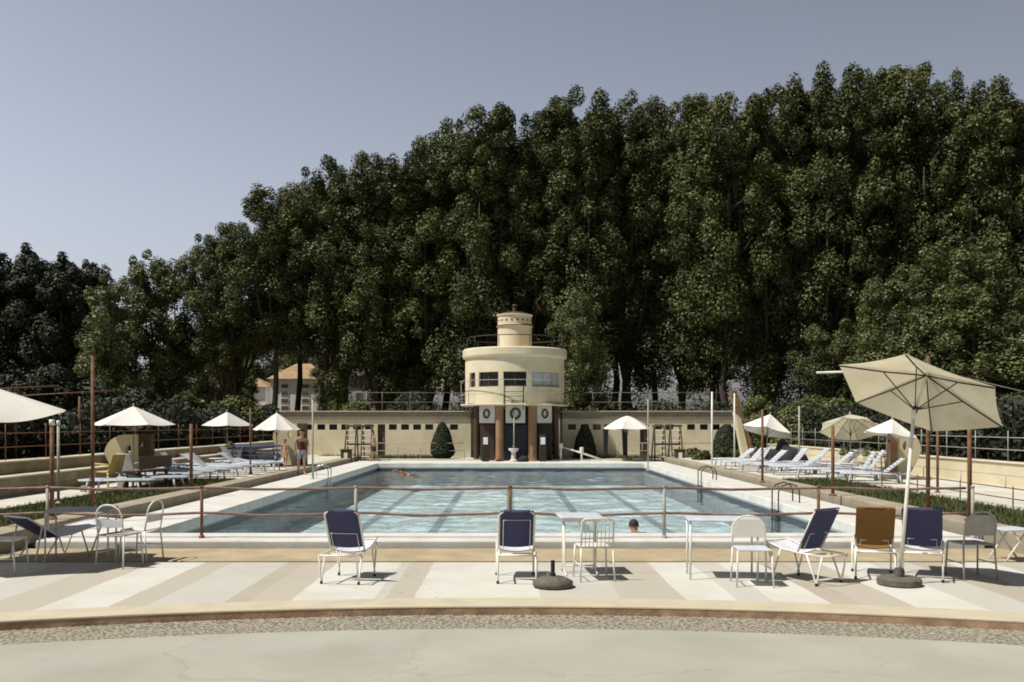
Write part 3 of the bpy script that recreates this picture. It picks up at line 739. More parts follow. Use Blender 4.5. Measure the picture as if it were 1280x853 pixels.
def make_trunk(seed, H, cb, leaders, r0=.32):
    rng = np.random.RandomState(seed + 500); mb = MB()
    lean = rng.uniform(-.6, .6, 2); zs = [0, .5, 2, cb * .6 + 1, cb + 1, H * .55]
    pts = [(lean[0] * (z / H) + .12 * math.sin(z), lean[1] * (z / H) + .1 * math.cos(z * 1.3) - .1, z) for z in zs]
    mb.tube(pts, [r0 * 1.35, r0 * 1.05, r0 * .9, r0 * .75, r0 * .6, r0 * .4], 10)
    for (lx, ly, lh, lr) in leaders:
        b0 = Vector(pts[4]) if rng.uniform() > .4 else Vector(pts[3])
        p1 = b0.lerp(Vector((lx, ly, b0.z + (lh - b0.z) * .5)), .5) + Vector((lx * .25, ly * .25, 0))
        p2 = Vector((lx, ly, b0.z + (lh - b0.z) * .6)); p3 = Vector((lx * .9, ly * .9, lh * .74))
        mb.tube([b0, p1, p2, p3], [r0 * .5, r0 * .36, r0 * .22, .03], 7)
        for k in range(4):
            q = p1.lerp(p3, rng.uniform(0, .8)); a = rng.uniform(0, 2 * PI)
            mb.tube([q, q + Vector((math.cos(a) * lr * .5, math.sin(a) * lr * .5, .5)), q + Vector((math.cos(a) * lr, math.sin(a) * lr, 1.1))], [.07, .05, .02], 5)
    return mb.build('trunk_mesh', M['bark'])

VAR = []
def tree_variant(seed, H, Rr, cb, nclump, nleaf, size, m, shape='column', crad=(.55, 1.0), r0=.32):
    me, ld = make_crown(seed, H, Rr, cb, nclump, nleaf, size, M[m], shape=shape, crad=crad)
    to = make_trunk(seed, H, cb, ld, r0); tm = to.data; bpy.data.objects.remove(to)
    return (me, tm, H)
PLANE = [tree_variant(11 + i, 24, 3.4, cb, 250, 370, .098, 'leaf_plane', crad=(.40, .85)) for i, cb in enumerate((3.0, 4.5, 3.5, 6.0))]
PLANE_LOW = [tree_variant(31 + i, 15, 3.2, cb, 150, 360, .098, 'leaf_light', crad=(.40, .8), r0=.24) for i, cb in enumerate((.6, 1.5))]
PLANE_HIGH = [tree_variant(41 + i, 22, 3.6, cb, 180, 360, .098, 'leaf_plane', crad=(.40, .85), r0=.26) for i, cb in enumerate((6.8, 8.0))]
EUC = [tree_variant(61 + i, 20, 4.2, 5.0, 170, 230, .17, 'leaf_dark', shape='loose', crad=(.5, 1.1)) for i in range(2)]

def plant_tree(var, px, D, ytop, label, cat='tree', name='plane_tree', group=None, sx=1.0, z0=-.14, rz=None):
    me, tm, H = var
    h = zd(ytop, D) - z0
    p = xd(px, D); sz = h / H
    t = empty(name, label, cat, (p.x, p.y, z0), random.uniform(0, 6.28) if rz is None else rz, group)
    t.scale = (sx, sx, sz)
    for nm, md in (('trunk', tm), ('crown', me)):
        o = bpy.data.objects.new(nm, md); COL.objects.link(o); o.parent = t
    return t

GF, GB = 'tall plane trees in the row behind the bathhouse', 'plane trees filling the second row behind the bathhouse'
front = [
 (148, 64, 342, 'L', .95, 'bright leafy low tree beside the dark eucalyptus group, left end of the tree row'),
 (212, 66, 313, 'L', 1.0, 'leafy mid-green tree, second from the left end of the tree row'),
 (282, 66, 283, 'H', .92, 'plane tree with sky gaps standing over the orange roofed house'),
 (342, 66, 236, 'H', .95, 'plane tree whose dark trunk crosses the white shuttered house'),
 (410, 66, 200, 'H', 1.0, 'plane tree rising between the white house and the grey house'),
 (474, 65, 186, 'P', 1.0, 'plane tree rising over the left wing ladder stand, with a knobbly crown'),
 (540, 64, 172, 'P', 1.0, 'plane tree a little left of the round tower, below the higher step of the crowns'),
 (600, 63, 131, 'P', 1.05, 'plane tree rising directly behind the left half of the round tower'),
 (662, 63, 140, 'P', 1.0, 'plane tree rising directly behind the lantern turret'),
 (722, 62, 104, 'P', 1.05, 'plane tree with a peaked crown right of the lantern turret'),
 (786, 62, 118, 'P', 1.0, 'plane tree rising over the flat white umbrella by the right wing'),
 (848, 62, 116, 'P', 1.05, 'plane tree rising over the right guard stand'),
 (906, 61, 114, 'P', 1.0, 'plane tree rising over the right end of the bathhouse'),
 (968, 61, 98, 'P', 1.05, 'plane tree rising above the leaning white umbrella on the right terrace'),
 (1030, 60, 88, 'P', 1.0, 'tall plane tree left of the large cream umbrella'),
 (1092, 60, 76, 'P', 1.05, 'tallest plane tree, rising over the large cream umbrella'),
 (1156, 60, 76, 'P', 1.0, 'tall plane tree with two peaks above the rusty T-shaped pole'),
 (1232, 59, 96, 'P', 1.08, 'tall plane tree right of the rusty T-shaped pole'),
 (1305, 58, 135, 'P', 1.1, 'plane tree cut by the right edge, at the end of the tall row'),
]
cnt = {'P': 0, 'L': 0, 'H': 0}
for px, D, yt, k, sx, lab in front:
    L_ = {'P': PLANE, 'L': PLANE_LOW, 'H': PLANE_HIGH}[k]; v = L_[cnt[k] % len(L_)]; cnt[k] += 1
    plant_tree(v, px, D + random.uniform(-1.5, 1.5), yt, lab, group=GF, sx=sx)
for i, px in enumerate(range(300, 1360, 66)):
    yt = np.interp(px, [250, 330, 400, 470, 540, 610, 700, 900, 1000, 1100, 1160, 1240, 1400], [310, 262, 214, 205, 182, 150, 124, 132, 116, 98, 92, 118, 160])
    plant_tree((PLANE + PLANE_HIGH)[(i * 2 + 1) % 6] if px > 480 else PLANE_HIGH[i % 2], px + random.uniform(-10, 10), random.uniform(70, 76), yt + random.uniform(-6, 12), 'plane tree of the dark second row, half hidden behind the nearer crowns', group=GB, sx=1.1)
for i, px in enumerate(range(520, 1420, 90)):
    plant_tree(PLANE[(i * 3 + 2) % 4], px + random.uniform(-10, 10), random.uniform(82, 86), np.interp(px, [500, 700, 1100, 1420], [230, 175, 150, 190]), 'plane tree of the dark rearmost row, seen only through gaps in the crowns', group='plane trees filling the rearmost row', sx=1.35)
for px, D, yt, lab, sx in (
 (722, 56, 362, 'small lit tree standing just right of the round tower', .62),
 (1130, 50, 330, 'bushy light-green tree behind the large cream umbrella', .9),
 (1195, 47, 300, 'bushy light-green tree right of the large cream umbrella', .95),
 (1262, 44, 345, 'bushy light-green tree at the right edge behind the boundary wall', .95),
 (243, 78, 430, 'low leafy tree half covering the left end of the orange roofed house', .8),
 (302, 80, 440, 'low leafy tree covering the middle of the orange roofed house', .8),
 (1040, 54, 400, 'low dark-green tree left of the large cream umbrella, behind the vines', .8)):
    plant_tree(PLANE_LOW[int(px) % 2], px, D, yt, lab, name='bushy_tree', group='lower trees in front of the plane row', sx=sx)
for px, D, yt, lab, sx in (
 (-18, 88, 318, 'dark eucalyptus with rounded clumps cut by the left edge', 1.0),
 (32, 90, 311, 'tallest dark eucalyptus near the left edge, with airy gaps', 1.0),
 (76, 88, 322, 'dark eucalyptus with a pale trunk, middle of the eucalyptus group', 1.0),
 (112, 92, 330, 'dark eucalyptus beside the bright leafy low tree', .8),
 (52, 98, 335, 'dark eucalyptus standing back between the others of its group', 1.2),
 (5, 98, 340, 'dark eucalyptus standing back near the left edge', 1.2)):
    plant_tree(EUC[int(px) % 2], px, D, yt, lab, name='eucalyptus_tree', group='dark eucalyptus trees at the left edge', sx=sx)

for px, D, yt, sx, lab in ((268, 106, 418, 1.2, 'dark distant tree behind the orange roofed house'), (322, 108, 402, 1.3, 'dark distant tree behind the gap between the pale houses'), (372, 107, 410, 1.25, 'dark distant tree directly behind the white house'), (424, 108, 400, 1.3, 'dark distant tree behind the grey house'), (470, 106, 412, 1.2, 'dark distant tree right of the grey house')):
    plant_tree(PLANE_LOW[int(px) % 2], px, D, yt, lab, name='distant_tree', group='distant trees behind the houses', sx=sx)
plant_tree(PLANE_LOW[0], 408, 82, 440, 'low thin tree between the white house and the grey house', name='bushy_tree', group='lower trees in front of the plane row', sx=.5)

# shrubs, topiary, hedges
def bush(name, label, cat, x, y, z0, rx, ry, h, n, size, m, nc=26, seed=1, group=None, cone=0.0):
    rng = np.random.RandomState(seed); Cs, Ns, Ss = [], [], []
    for i in range(nc):
        t = rng.uniform(0, 1); a = rng.uniform(0, 2 * PI)
        prof = math.sqrt(max(.02, 1 - (2 * t - .75) ** 2 / 1.6)) * (1 - cone * t)
        r_ = .72 * prof * math.sqrt(rng.uniform(.2, 1)); cr = .30 * min(rx, h) * rng.uniform(.7, 1.2)
        C, Nn, s = clump_leaves(rng, (rx * r_ * math.cos(a), ry * r_ * math.sin(a), max(cr * .6, h * t * .88)), cr, n // nc, size, sq=(1, 1, .9))
        Cs.append(C); Ns.append(Nn); Ss.append(s)
    t = empty(name, label, cat, (x, y, z0), 0, group)
    me = leaf_mesh('foliage', np.concatenate(Cs), np.concatenate(Ns), np.concatenate(Ss), M[m])
    o = bpy.data.objects.new('foliage', me); COL.objects.link(o); o.parent = t
    st = MB()
    for k in range(5):
        a = k * 1.26; st.tube([(0, 0, 0), (.3 * rx * math.cos(a), .3 * ry * math.sin(a), h * .4), (.5 * rx * math.cos(a), .5 * ry * math.sin(a), h * .75)], [.05, .035, .012], 5)
    st.build('stem', M['bark'], t)
    return t
def topiary(px, D, wpx, ytop, lab, seed, cone):
    p = xd(px, D); rng = np.random.RandomState(seed); rx = wpx / 2 * D / F; h = zd(ytop, D) - .14; n = 5200
    u = rng.uniform(0, 1, n); a = rng.uniform(0, 2 * PI, n)
    prof = np.clip((u + .05) * 5, 0, 1) ** .6 * (1 - cone * np.clip(u - .25, 0, 1)) * np.sqrt(np.clip(1.02 - u ** 4, 0, 1))
    r_ = rx * prof * (1 - .18 * rng.uniform(0, 1, n) ** 2) * (1 + .05 * np.sin(a * 5 + u * 9))
    C = np.stack([r_ * np.cos(a), r_ * np.sin(a), h * u], 1)
    Nn = np.stack([np.cos(a), np.sin(a), np.full(n, .5)], 1) + rng.normal(size=(n, 3)) * .4
    t = empty('clipped_shrub', lab, 'shrub', (p.x, p.y, .14))
    o = bpy.data.objects.new('foliage', leaf_mesh('foliage', C, Nn, .075 * rng.uniform(.6, 1.3, n), M['leaf_topiary'])); COL.objects.link(o); o.parent = t
    st = MB(); st.tube([(0, 0, 0), (0, 0, h * .8)], [.06, .02], 6); st.build('stem', M['bark'], t)
topiary(553, 46.2, 29, 529, 'dark clipped cone shrub against the left wing beside the tower', 5, .62)
topiary(731, 46.2, 27, 532, 'dark clipped cone shrub against the right wing beside the tower', 6, .58)
topiary(908, 46.0, 34, 532, 'broad dark clipped shrub at the right end of the bathhouse', 7, .3)
for i, (px, D, yt, w_, m_, lab) in enumerate((
 (12, 40, 466, 75, 'leaf_dark', 'dark bush behind the left fence at the left edge'),
 (62, 42, 455, 70, 'leaf_dark', 'dark bush behind the left fence, over the large white umbrella'),
 (118, 43, 478, 70, 'leaf_dark', 'dark bush behind the tall rusty pole'),
 (178, 45, 486, 75, 'leaf_dark', 'dark bush behind the white umbrella on the left terrace'),
 (232, 46, 497, 70, 'leaf_plane', 'olive bush climbing over the left fence below the orange roof'),
 (292, 48, 500, 70, 'leaf_plane', 'olive bush over the small white umbrella, before the houses'),
 (335, 52, 506, 50, 'leaf_dark', 'low dark bush at the left end of the bathhouse'),
 (446, 58, 502, 60, 'leaf_plane', 'low bush behind the left wing in front of the grey house'),
 (520, 58, 490, 70, 'leaf_dark', 'low dark bush behind the left wing beside the tower'),
 (948, 48, 488, 40, 'leaf_light', 'light-green bush beyond the right end of the bathhouse'),
 (1000, 46, 505, 70, 'leaf_light', 'trailing green bush above the leaning white umbrella'),
 (1052, 45, 498, 70, 'leaf_light', 'trailing green bush behind the cream tilted umbrella'),
 (1100, 46, 505, 60, 'leaf_plane', 'green bush behind the right fence under the large umbrella'),
 (1180, 42, 500, 90, 'leaf_plane', 'green bush behind the right fence, right of the large umbrella'),
 (1262, 38, 492, 90, 'leaf_plane', 'green bush behind the right fence at the right edge'),
 )):
    p = xd(px, D); rx = w_ / 2 * D / F * 1.25
    bush('bush', lab, 'bush', p.x, p.y, -.1 if px > 330 else .9, rx, rx * .8, zd(yt, D) - (-.1 if px > 330 else .9), 15000, .095, m_, nc=60, seed=20 + i, group='bushes behind the terraces')
# low hedges that close the view under the trees
def hedge(name, lab, x0, x1, y0, y1, z0, h, n, m, seed):
    rng = np.random.RandomState(seed)
    C = np.stack([rng.uniform(x0, x1, n), rng.uniform(y0, y1, n), z0 + h * rng.uniform(0, 1, n) ** .8], 1)
    C[:, 2] += .35 * np.sin(C[:, 0] * 1.7 + C[:, 1]) * (C[:, 2] - z0) / h
    Nn = rng.normal(size=(n, 3)); Nn[:, 1] -= .6; Nn[:, 2] += .6
    o = bpy.data.objects.new(name, leaf_mesh(name, C, Nn, .10 * rng.uniform(.6, 1.3, n), M[m])); COL.objects.link(o)
    tag(o, lab, 'hedge')
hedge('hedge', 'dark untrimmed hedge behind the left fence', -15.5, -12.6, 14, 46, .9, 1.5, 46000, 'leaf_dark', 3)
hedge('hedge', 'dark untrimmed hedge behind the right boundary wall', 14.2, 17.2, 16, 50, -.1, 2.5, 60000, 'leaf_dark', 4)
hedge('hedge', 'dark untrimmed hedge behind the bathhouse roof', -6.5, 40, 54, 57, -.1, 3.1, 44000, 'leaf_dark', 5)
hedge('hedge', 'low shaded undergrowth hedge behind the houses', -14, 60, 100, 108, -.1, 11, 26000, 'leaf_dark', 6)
for i, (px, y, w_) in enumerate(((925, 44.2, .8), (905, 43.8, .7), (868, 44.6, .5), (880, 41.5, .6))):
    x = xd(px, y).x
    bush('low_shrub', ('low shrub at the foot of the broad clipped shrub', 'low shrub in the bed before the broad clipped shrub', 'low shrub beside the right litter box', 'low shrub nearest the right pool corner')[i], 'shrub', x, y, .15, w_, w_ * .7, .55, 1500, .07, 'leaf_plane', nc=14, seed=70 + i, group='low shrubs by the right pool corner')

# ------------------------------------------------------------------ houses far behind
def house(lab, px0, px1, D, ytop, yeave, m, rm, rows=(), dep=7):
    x0, x1 = xd(px0, D).x, xd(px1, D).x; ze, zr = zd(yeave, D), zd(ytop, D)
    t = empty('house', lab, 'house', ((x0 + x1) / 2, D, -.14)); hw = (x1 - x0) / 2
    b = MB(); b.bx(-hw, hw, 0, dep, 0, ze + .14); b.build('wall', M[m], t)
    r_ = MB(); e = .35; z = ze + .145
    r_.add([(-hw - e, -e, z), (hw + e, -e, z), (hw + e, dep + e, z), (-hw - e, dep + e, z), (-hw * .3, dep * .5, zr + .14), (hw * .3, dep * .5, zr + .14)],
           [(3, 2, 1, 0), (0, 1, 5, 4), (1, 2, 5), (2, 3, 4, 5), (3, 0, 4)])
    r_.build('roof', M[rm], t)
    for (pa, pb, ya, yb) in rows:
        xa, xb = xd(pa, D).x - (x0 + x1) / 2, xd(pb, D).x - (x0 + x1) / 2; za, zb_ = zd(yb, D) + .14, zd(ya, D) + .14
        f_ = MB(); f_.bx(xa, xb, -.06, -.002, za, zb_); wd = f_.build('window', M['house_white'], t)
        g_ = MB(); g_.bx(xa + .06, xb - .06, -.075, -.062, za + .06, zb_ - .06); g_.build('pane', M['shutter'], wd)
house('white house with an ochre roof and two columns of dark windows', 338, 402, 92, 452, 474, 'house_white', 'roof_orange',
      [(pa, pa + 10, ya, ya + 6) for ya in (480, 489, 498) for pa in (351, 377)] + [(351, 361, 507, 513), (377, 387, 507, 513)])
house('pale grey house with a dark roof behind the left wing', 428, 474, 92, 452, 470, 'house_grey', 'roof_dark', [(444, 452, 490, 500), (458, 464, 490, 500)])
house('low house with a worn orange roof left of the white house', 268, 332, 96, 470, 484, 'house_white', 'roof_orange', [(282, 290, 492, 499), (306, 314, 492, 499)])

# ------------------------------------------------------------------ railings, poles, fences
def near_railing():
    t = empty('pool_railing', 'rust-stained two-rail railing along the near pool edge', 'railing', (0, 14.5, .1))
    zs = (.79, .395)
    for k, z in enumerate(zs):
        b = MB(); pts = []
        for i in range(61):
            x = -8.6 + 15.8 * i / 60
            pts.append((x, 0, z - (.012 + .008 * k) * (1 - math.cos(2 * PI * (x + 4.84) / 2.43)) + .004 * math.sin(x * 5)))
        b.tube(pts, .021, 8); b.build('rail', M['faded_red_pipe'], t)
    for i in range(7):
        x = -7.27 + 2.43 * i
        b = MB(); b.tube([(x, 0, 0), (x, 0, .80)], .026, 8); b.lathe([(.045, 0), (.045, .03), (.028, .05)], c=(x, 0, 0), n=12); b.tube([(x, 0, .79), (x, 0, .825)], .032, 8)
        b.build('post', M['rusty_metal'] if i % 2 else M['grey_pole'], t)
near_railing()

def pole(px, D, ytop, z0, r, m, lab, cap=False, extra=None, ztop=None, name='pole'):
    p = xd(px, D); h = (ztop if ztop is not None else zd(ytop, D)) - z0
    t = empty(name, lab, 'pole', (p.x, D, z0))
    b = MB(); b.tube([(0, 0, 0), (0, 0, h)], r, 10); b.build('shaft', M[m], t)
    b = MB(); b.lathe([(0, 0), (r * 2.4, 0), (r * 2.4, .02), (r * 1.3, .05), (r * 1.02, .06)], n=14); b.build('base_plate', M[m], t)
    if cap:
        c = MB(); c.tube([(0, 0, h), (0, 0, h + .1)], r * 1.25, 10); c.build('cap', M['white_metal'], t)
    if extra:
        for (a, b_, rr, mm) in extra:
            c = MB(); c.tube([a, b_], rr, 8); c.build('arm', M[mm], t)
    return t
pole(116, 16.9, 445, TZ, .032, 'rusty_metal', 'tallest rusty pole on the left terrace, between the two white umbrellas')
pole(65, 15.6, 532, TZ, .036, 'rusty_metal', 'short rusty pole with a white cap under the large white umbrella', cap=True)
pole(73, 18.6, 532, TZ, .028, 'grey_pole', 'thin pale pole with a white cap right beside the short rusty pole', cap=True)
pole(239, 22.7, 530, TZ, .042, 'rusty_metal', 'dark rusty pole in front of the white loungers on the left terrace')
pole(313, 29.5, 510, TZ, .03, 'rusty_metal', 'thin dark pole by the small white umbrellas on the left')
pole(391, 30.0, 500, TZ - .18, .03, 'grey_pole', 'thin grey pole beside the standing man')
hD = 17.0
pole(1160, hD, 445, TZ, .038, 'rusty_metal', 'red-rusty T-shaped pole behind the large cream umbrella', extra=[((-2.06, 0, zd(466, hD) - TZ), (0, 0, zd(462, hD) - TZ), .02, 'white_metal'), ((0, 0, zd(462, hD) - TZ), (1.75, -.25, zd(492, hD) - TZ), .009, 'grey_pole')])
pole(1212, 15.4, 0, TZ, .036, 'rusty_metal', 'red-rusty pole right of the large cream umbrella on the lawn edge', ztop=2.2)
pole(1041, 20.7, 0, TZ, .038, 'rusty_metal', 'brown rusty pole before the pale loungers on the right terrace', ztop=1.86)
pole(953, 25.4, 512, TZ, .035, 'rusty_metal', 'thin brown pole in front of the leaning white umbrella')
pole(890, 31.0, 490, TZ - .15, .03, 'white_metal', 'tall pale pole at the right end of the bathhouse')
pole(810, 35.0, 500, TZ - .17, .022, 'grey_pole', 'thin grey pole beside the right guard stand, at the pool corner')
pole(999, 33.0, 508, TZ, .032, 'grey_pole', 'tan pole in front of the trailing green bush')
pole(1172, 21.5, 0, TZ, .03, 'rusty_metal', 'thin rusty pole standing close behind the T-shaped pole', ztop=1.75)
pole(918, 36.0, 492, TZ, .03, 'white_metal', 'short pale pole above the brown slanting shower screen')

def fence(name, lab, x, y0, y1, z0, zt, rails, n, m):
    t = empty(name, lab, 'fence', (x, y0, z0))
    for z in rails:
        b = MB(); b.tube([(0, 0, z - z0), (0, y1 - y0, z - z0)], .011, 6); b.build('rail', M[m], t)
    for i in range(n):
        b = MB(); b.tube([(0, (y1 - y0) * i / (n - 1), 0), (0, (y1 - y0) * i / (n - 1), zt - z0)], .014, 6); b.build('post', M[m], t)
fence('wall_fence', 'white post-and-rail fence standing on the cream boundary wall', 13.08, 14.0, 46, .91, 1.72, (1.22, 1.54), 20, 'grey_pole')
fence('wall_fence', 'rusty post-and-rail fence standing on the upper retaining wall', -11.78, 14.0, 46, 1.04, 1.9, (1.35, 1.68), 18, 'rusty_metal')
fence('path_railing', 'low red-brown railing between the lawn and the right path', 9.66, 13.5, 30, TZ, .70, (.66, .46), 9, 'rusty_metal')
fence('path_railing', 'low red-brown railing between the lawn and the left path', -9.66, 13.5, 27, TZ, .70, (.66,), 8, 'rusty_metal')
fence('path_railing', 'thin grey handrail along the foot of the boundary wall', 12.55, 14, 44, TZ, .62, (.60,), 14, 'grey_pole')
fence('verge_railing', 'low railing in front of the right part of the bathhouse wall', 0, 0, 1, 0, 1, (), 2, 'grey_pole') if False else None
for side, xa, xb, lab in ((-1, -6.6, -2.2, 'low thin railing before the left wing wall'), (1, 5.4, 10.4, 'low thin railing before the right wing wall')):
    t = empty('verge_railing', lab, 'railing', (xa, 45.8, .16))
    b = MB(); b.tube([(0, 0, .78), (xb - xa, 0, .78)], .018, 6); b.tube([(0, 0, .4), (xb - xa, 0, .4)], .014, 6); b.build('rail', M['grey_pole'], t)
    for i in range(5):
        x = (xb - xa) * i / 4; b = MB(); b.tube([(x, 0, 0), (x, 0, .78)], .02, 6); b.build('post', M['grey_pole'], t)
# pergola of thin pipes over the left wall
t = empty('pipe_pergola', 'thin rusty pipe pergola behind the left fence', 'pergola', (-13, 18, .95))
for (xa, ya) in ((-12.6, 20), (-12.6, 23.5), (-12.6, 27), (-14.6, 20), (-14.6, 23.5), (-14.6, 27)):
    b = MB(); b.tube([(xa + 13, ya - 18, 0), (xa + 13, ya - 18, 1.75)], .035, 6); b.build('post', M['rusty_metal'], t)
for ya in (20, 23.5, 27):
    b = MB(); b.tube([(-2.2, ya - 18, 1.72), (1.2, ya - 17.4, 1.95)], .022, 6); b.build('beam', M['rusty_metal'], t)

# pool edge ladders and starting posts
def pool_ladder(lab, x, y, rz, m='steel'):
    t = prop('pool_ladder', lab, 'ladder', x, y, .1, rz, 'steel pool ladders')
    for s in (-.25, .25):
        b = MB(); pts = [(s, -.40, 0), (s, -.40, .25), (s, -.34, .38), (s, -.18, .44), (s, 0, .38), (s, .08, .25), (s, .08, -.75)]
        b.tube(pts, .017, 8); b.build('handrail', M[m], t)
    for k in range(3):
        b = MB(); b.box((0, .08, -.2 - .22 * k), (.5, .07, .03)); b.build('tread', M[m], t)
pool_ladder('steel ladder at the left pool edge near the standing man', -6.02, 30.5, -PI / 2)
pool_ladder('steel ladder at the right pool edge, the farther of the two', 6.22, 29.6, PI / 2, 'dark_metal')
pool_ladder('steel ladder at the right pool edge, the nearer of the two', 6.22, 21.2, PI / 2, 'dark_metal')

# ------------------------------------------------------------------ shower screens: cream fins with a round hole
def fin(lab, x, y, z0, rz, h=1.35, w_=1.15):
    t = prop('shower_screen', lab, 'shower screen', x, y, z0, rz, 'curved shower screens on the terraces')
    bm = bmesh.new()
    out = [(-.10, 0), (.30, 0), (.30, h)]
    for i in range(1, 13):
        a = PI / 2 + (PI / 2) * i / 12; out.append((-.05 + .62 * math.cos(a), h - .55 + .55 * math.sin(a)))
    out += [(-.56, h * .42), (-.36, h * .22)]
    hole = [(-.0 + .085 * math.cos(2 * PI * i / 20), h - .42 + .14 * math.sin(2 * PI * i / 20)) for i in range(20)]
    def loop(p):
        vs = [bm.verts.new((a, 0, b)) for a, b in p]; return [bm.edges.new((vs[i], vs[(i + 1) % len(vs)])) for i in range(len(vs))]
    es = loop(out) + loop(hole)
    bmesh.ops.triangle_fill(bm, use_beauty=True, use_dissolve=False, edges=es)
    r_ = bmesh.ops.extrude_face_region(bm, geom=bm.faces[:])
    bmesh.ops.translate(bm, verts=[v for v in r_['geom'] if isinstance(v, bmesh.types.BMVert)], vec=(0, .22, 0))
    bmesh.ops.recalc_face_normals(bm, faces=bm.faces[:])
    me = bpy.data.meshes.new('fin'); bm.to_mesh(me); bm.free(); me.materials.append(M['wall_cream'])
    o = bpy.data.objects.new('fin', me); COL.objects.link(o); o.parent = t
    b = MB(); b.bx(.302, .66, -.04, .26, 0, h + .02); b.build('pillar', M['column_orange'] if x > 0 else M['dark_wood'], t, bevel=.015)
    b = MB(); b.tube([(.48, -.041, h - .25), (.48, -.16, h - .22), (.48, -.22, h - .30)], .018, 6); b.lathe([(.02, 0), (.07, -.04), (0, -.045)], c=(.48, -.22, h - .30), n=12); b.build('shower_head', M['steel'], t)
    return t
p = xd(160, 26.0); fin('cream shower screen with round hole under the white umbrella on the left terrace', p.x, p.y, TZ, 0, 1.32)
p = xd(1128, 27.6); fin('cream shower screen with orange pillar on the right terrace', p.x, p.y, TZ, PI, 1.38).scale = (.72, .8, 1); 
p = xd(362, 36.5); fin('cream shower screen with dark hole beside the standing man', p.x, p.y, TZ, 0, 1.62)
# brown slanting screen at the right end of the bathhouse
q = xd(930, 38.0); t = prop('slanting_screen', 'brown and cream slanting screen leaning beside the broad clipped shrub', 'screen', q.x, q.y, TZ)
b = MB(); hh = zd(488, 38) - TZ
b.add([(.20, 0, 0), (.55, 0, 0), (-.30, 0, hh), (-.56, 0, hh), (.20, .3, 0), (.55, .3, 0), (-.30, .3, hh), (-.56, .3, hh)], [(0, 1, 2, 3), (7, 6, 5, 4), (0, 4, 5, 1), (1, 5, 6, 2), (2, 6, 7, 3), (3, 7, 4, 0)]); b.build('plank', M['old_wood'], t, bevel=.01)
b = MB(); b.add([(-.02, -.05, .05), (.30, -.05, 0), (-.12, -.05, hh * .60), (-.40, -.05, hh * .70), (-.02, .35, .05), (.30, .35, 0), (-.12, .35, hh * .60), (-.40, .35, hh * .70)], [(0, 1, 2, 3), (7, 6, 5, 4), (0, 4, 5, 1), (1, 5, 6, 2), (2, 6, 7, 3), (3, 7, 4, 0)]); b.build('fin', M['wall_cream'], t, bevel=.01)

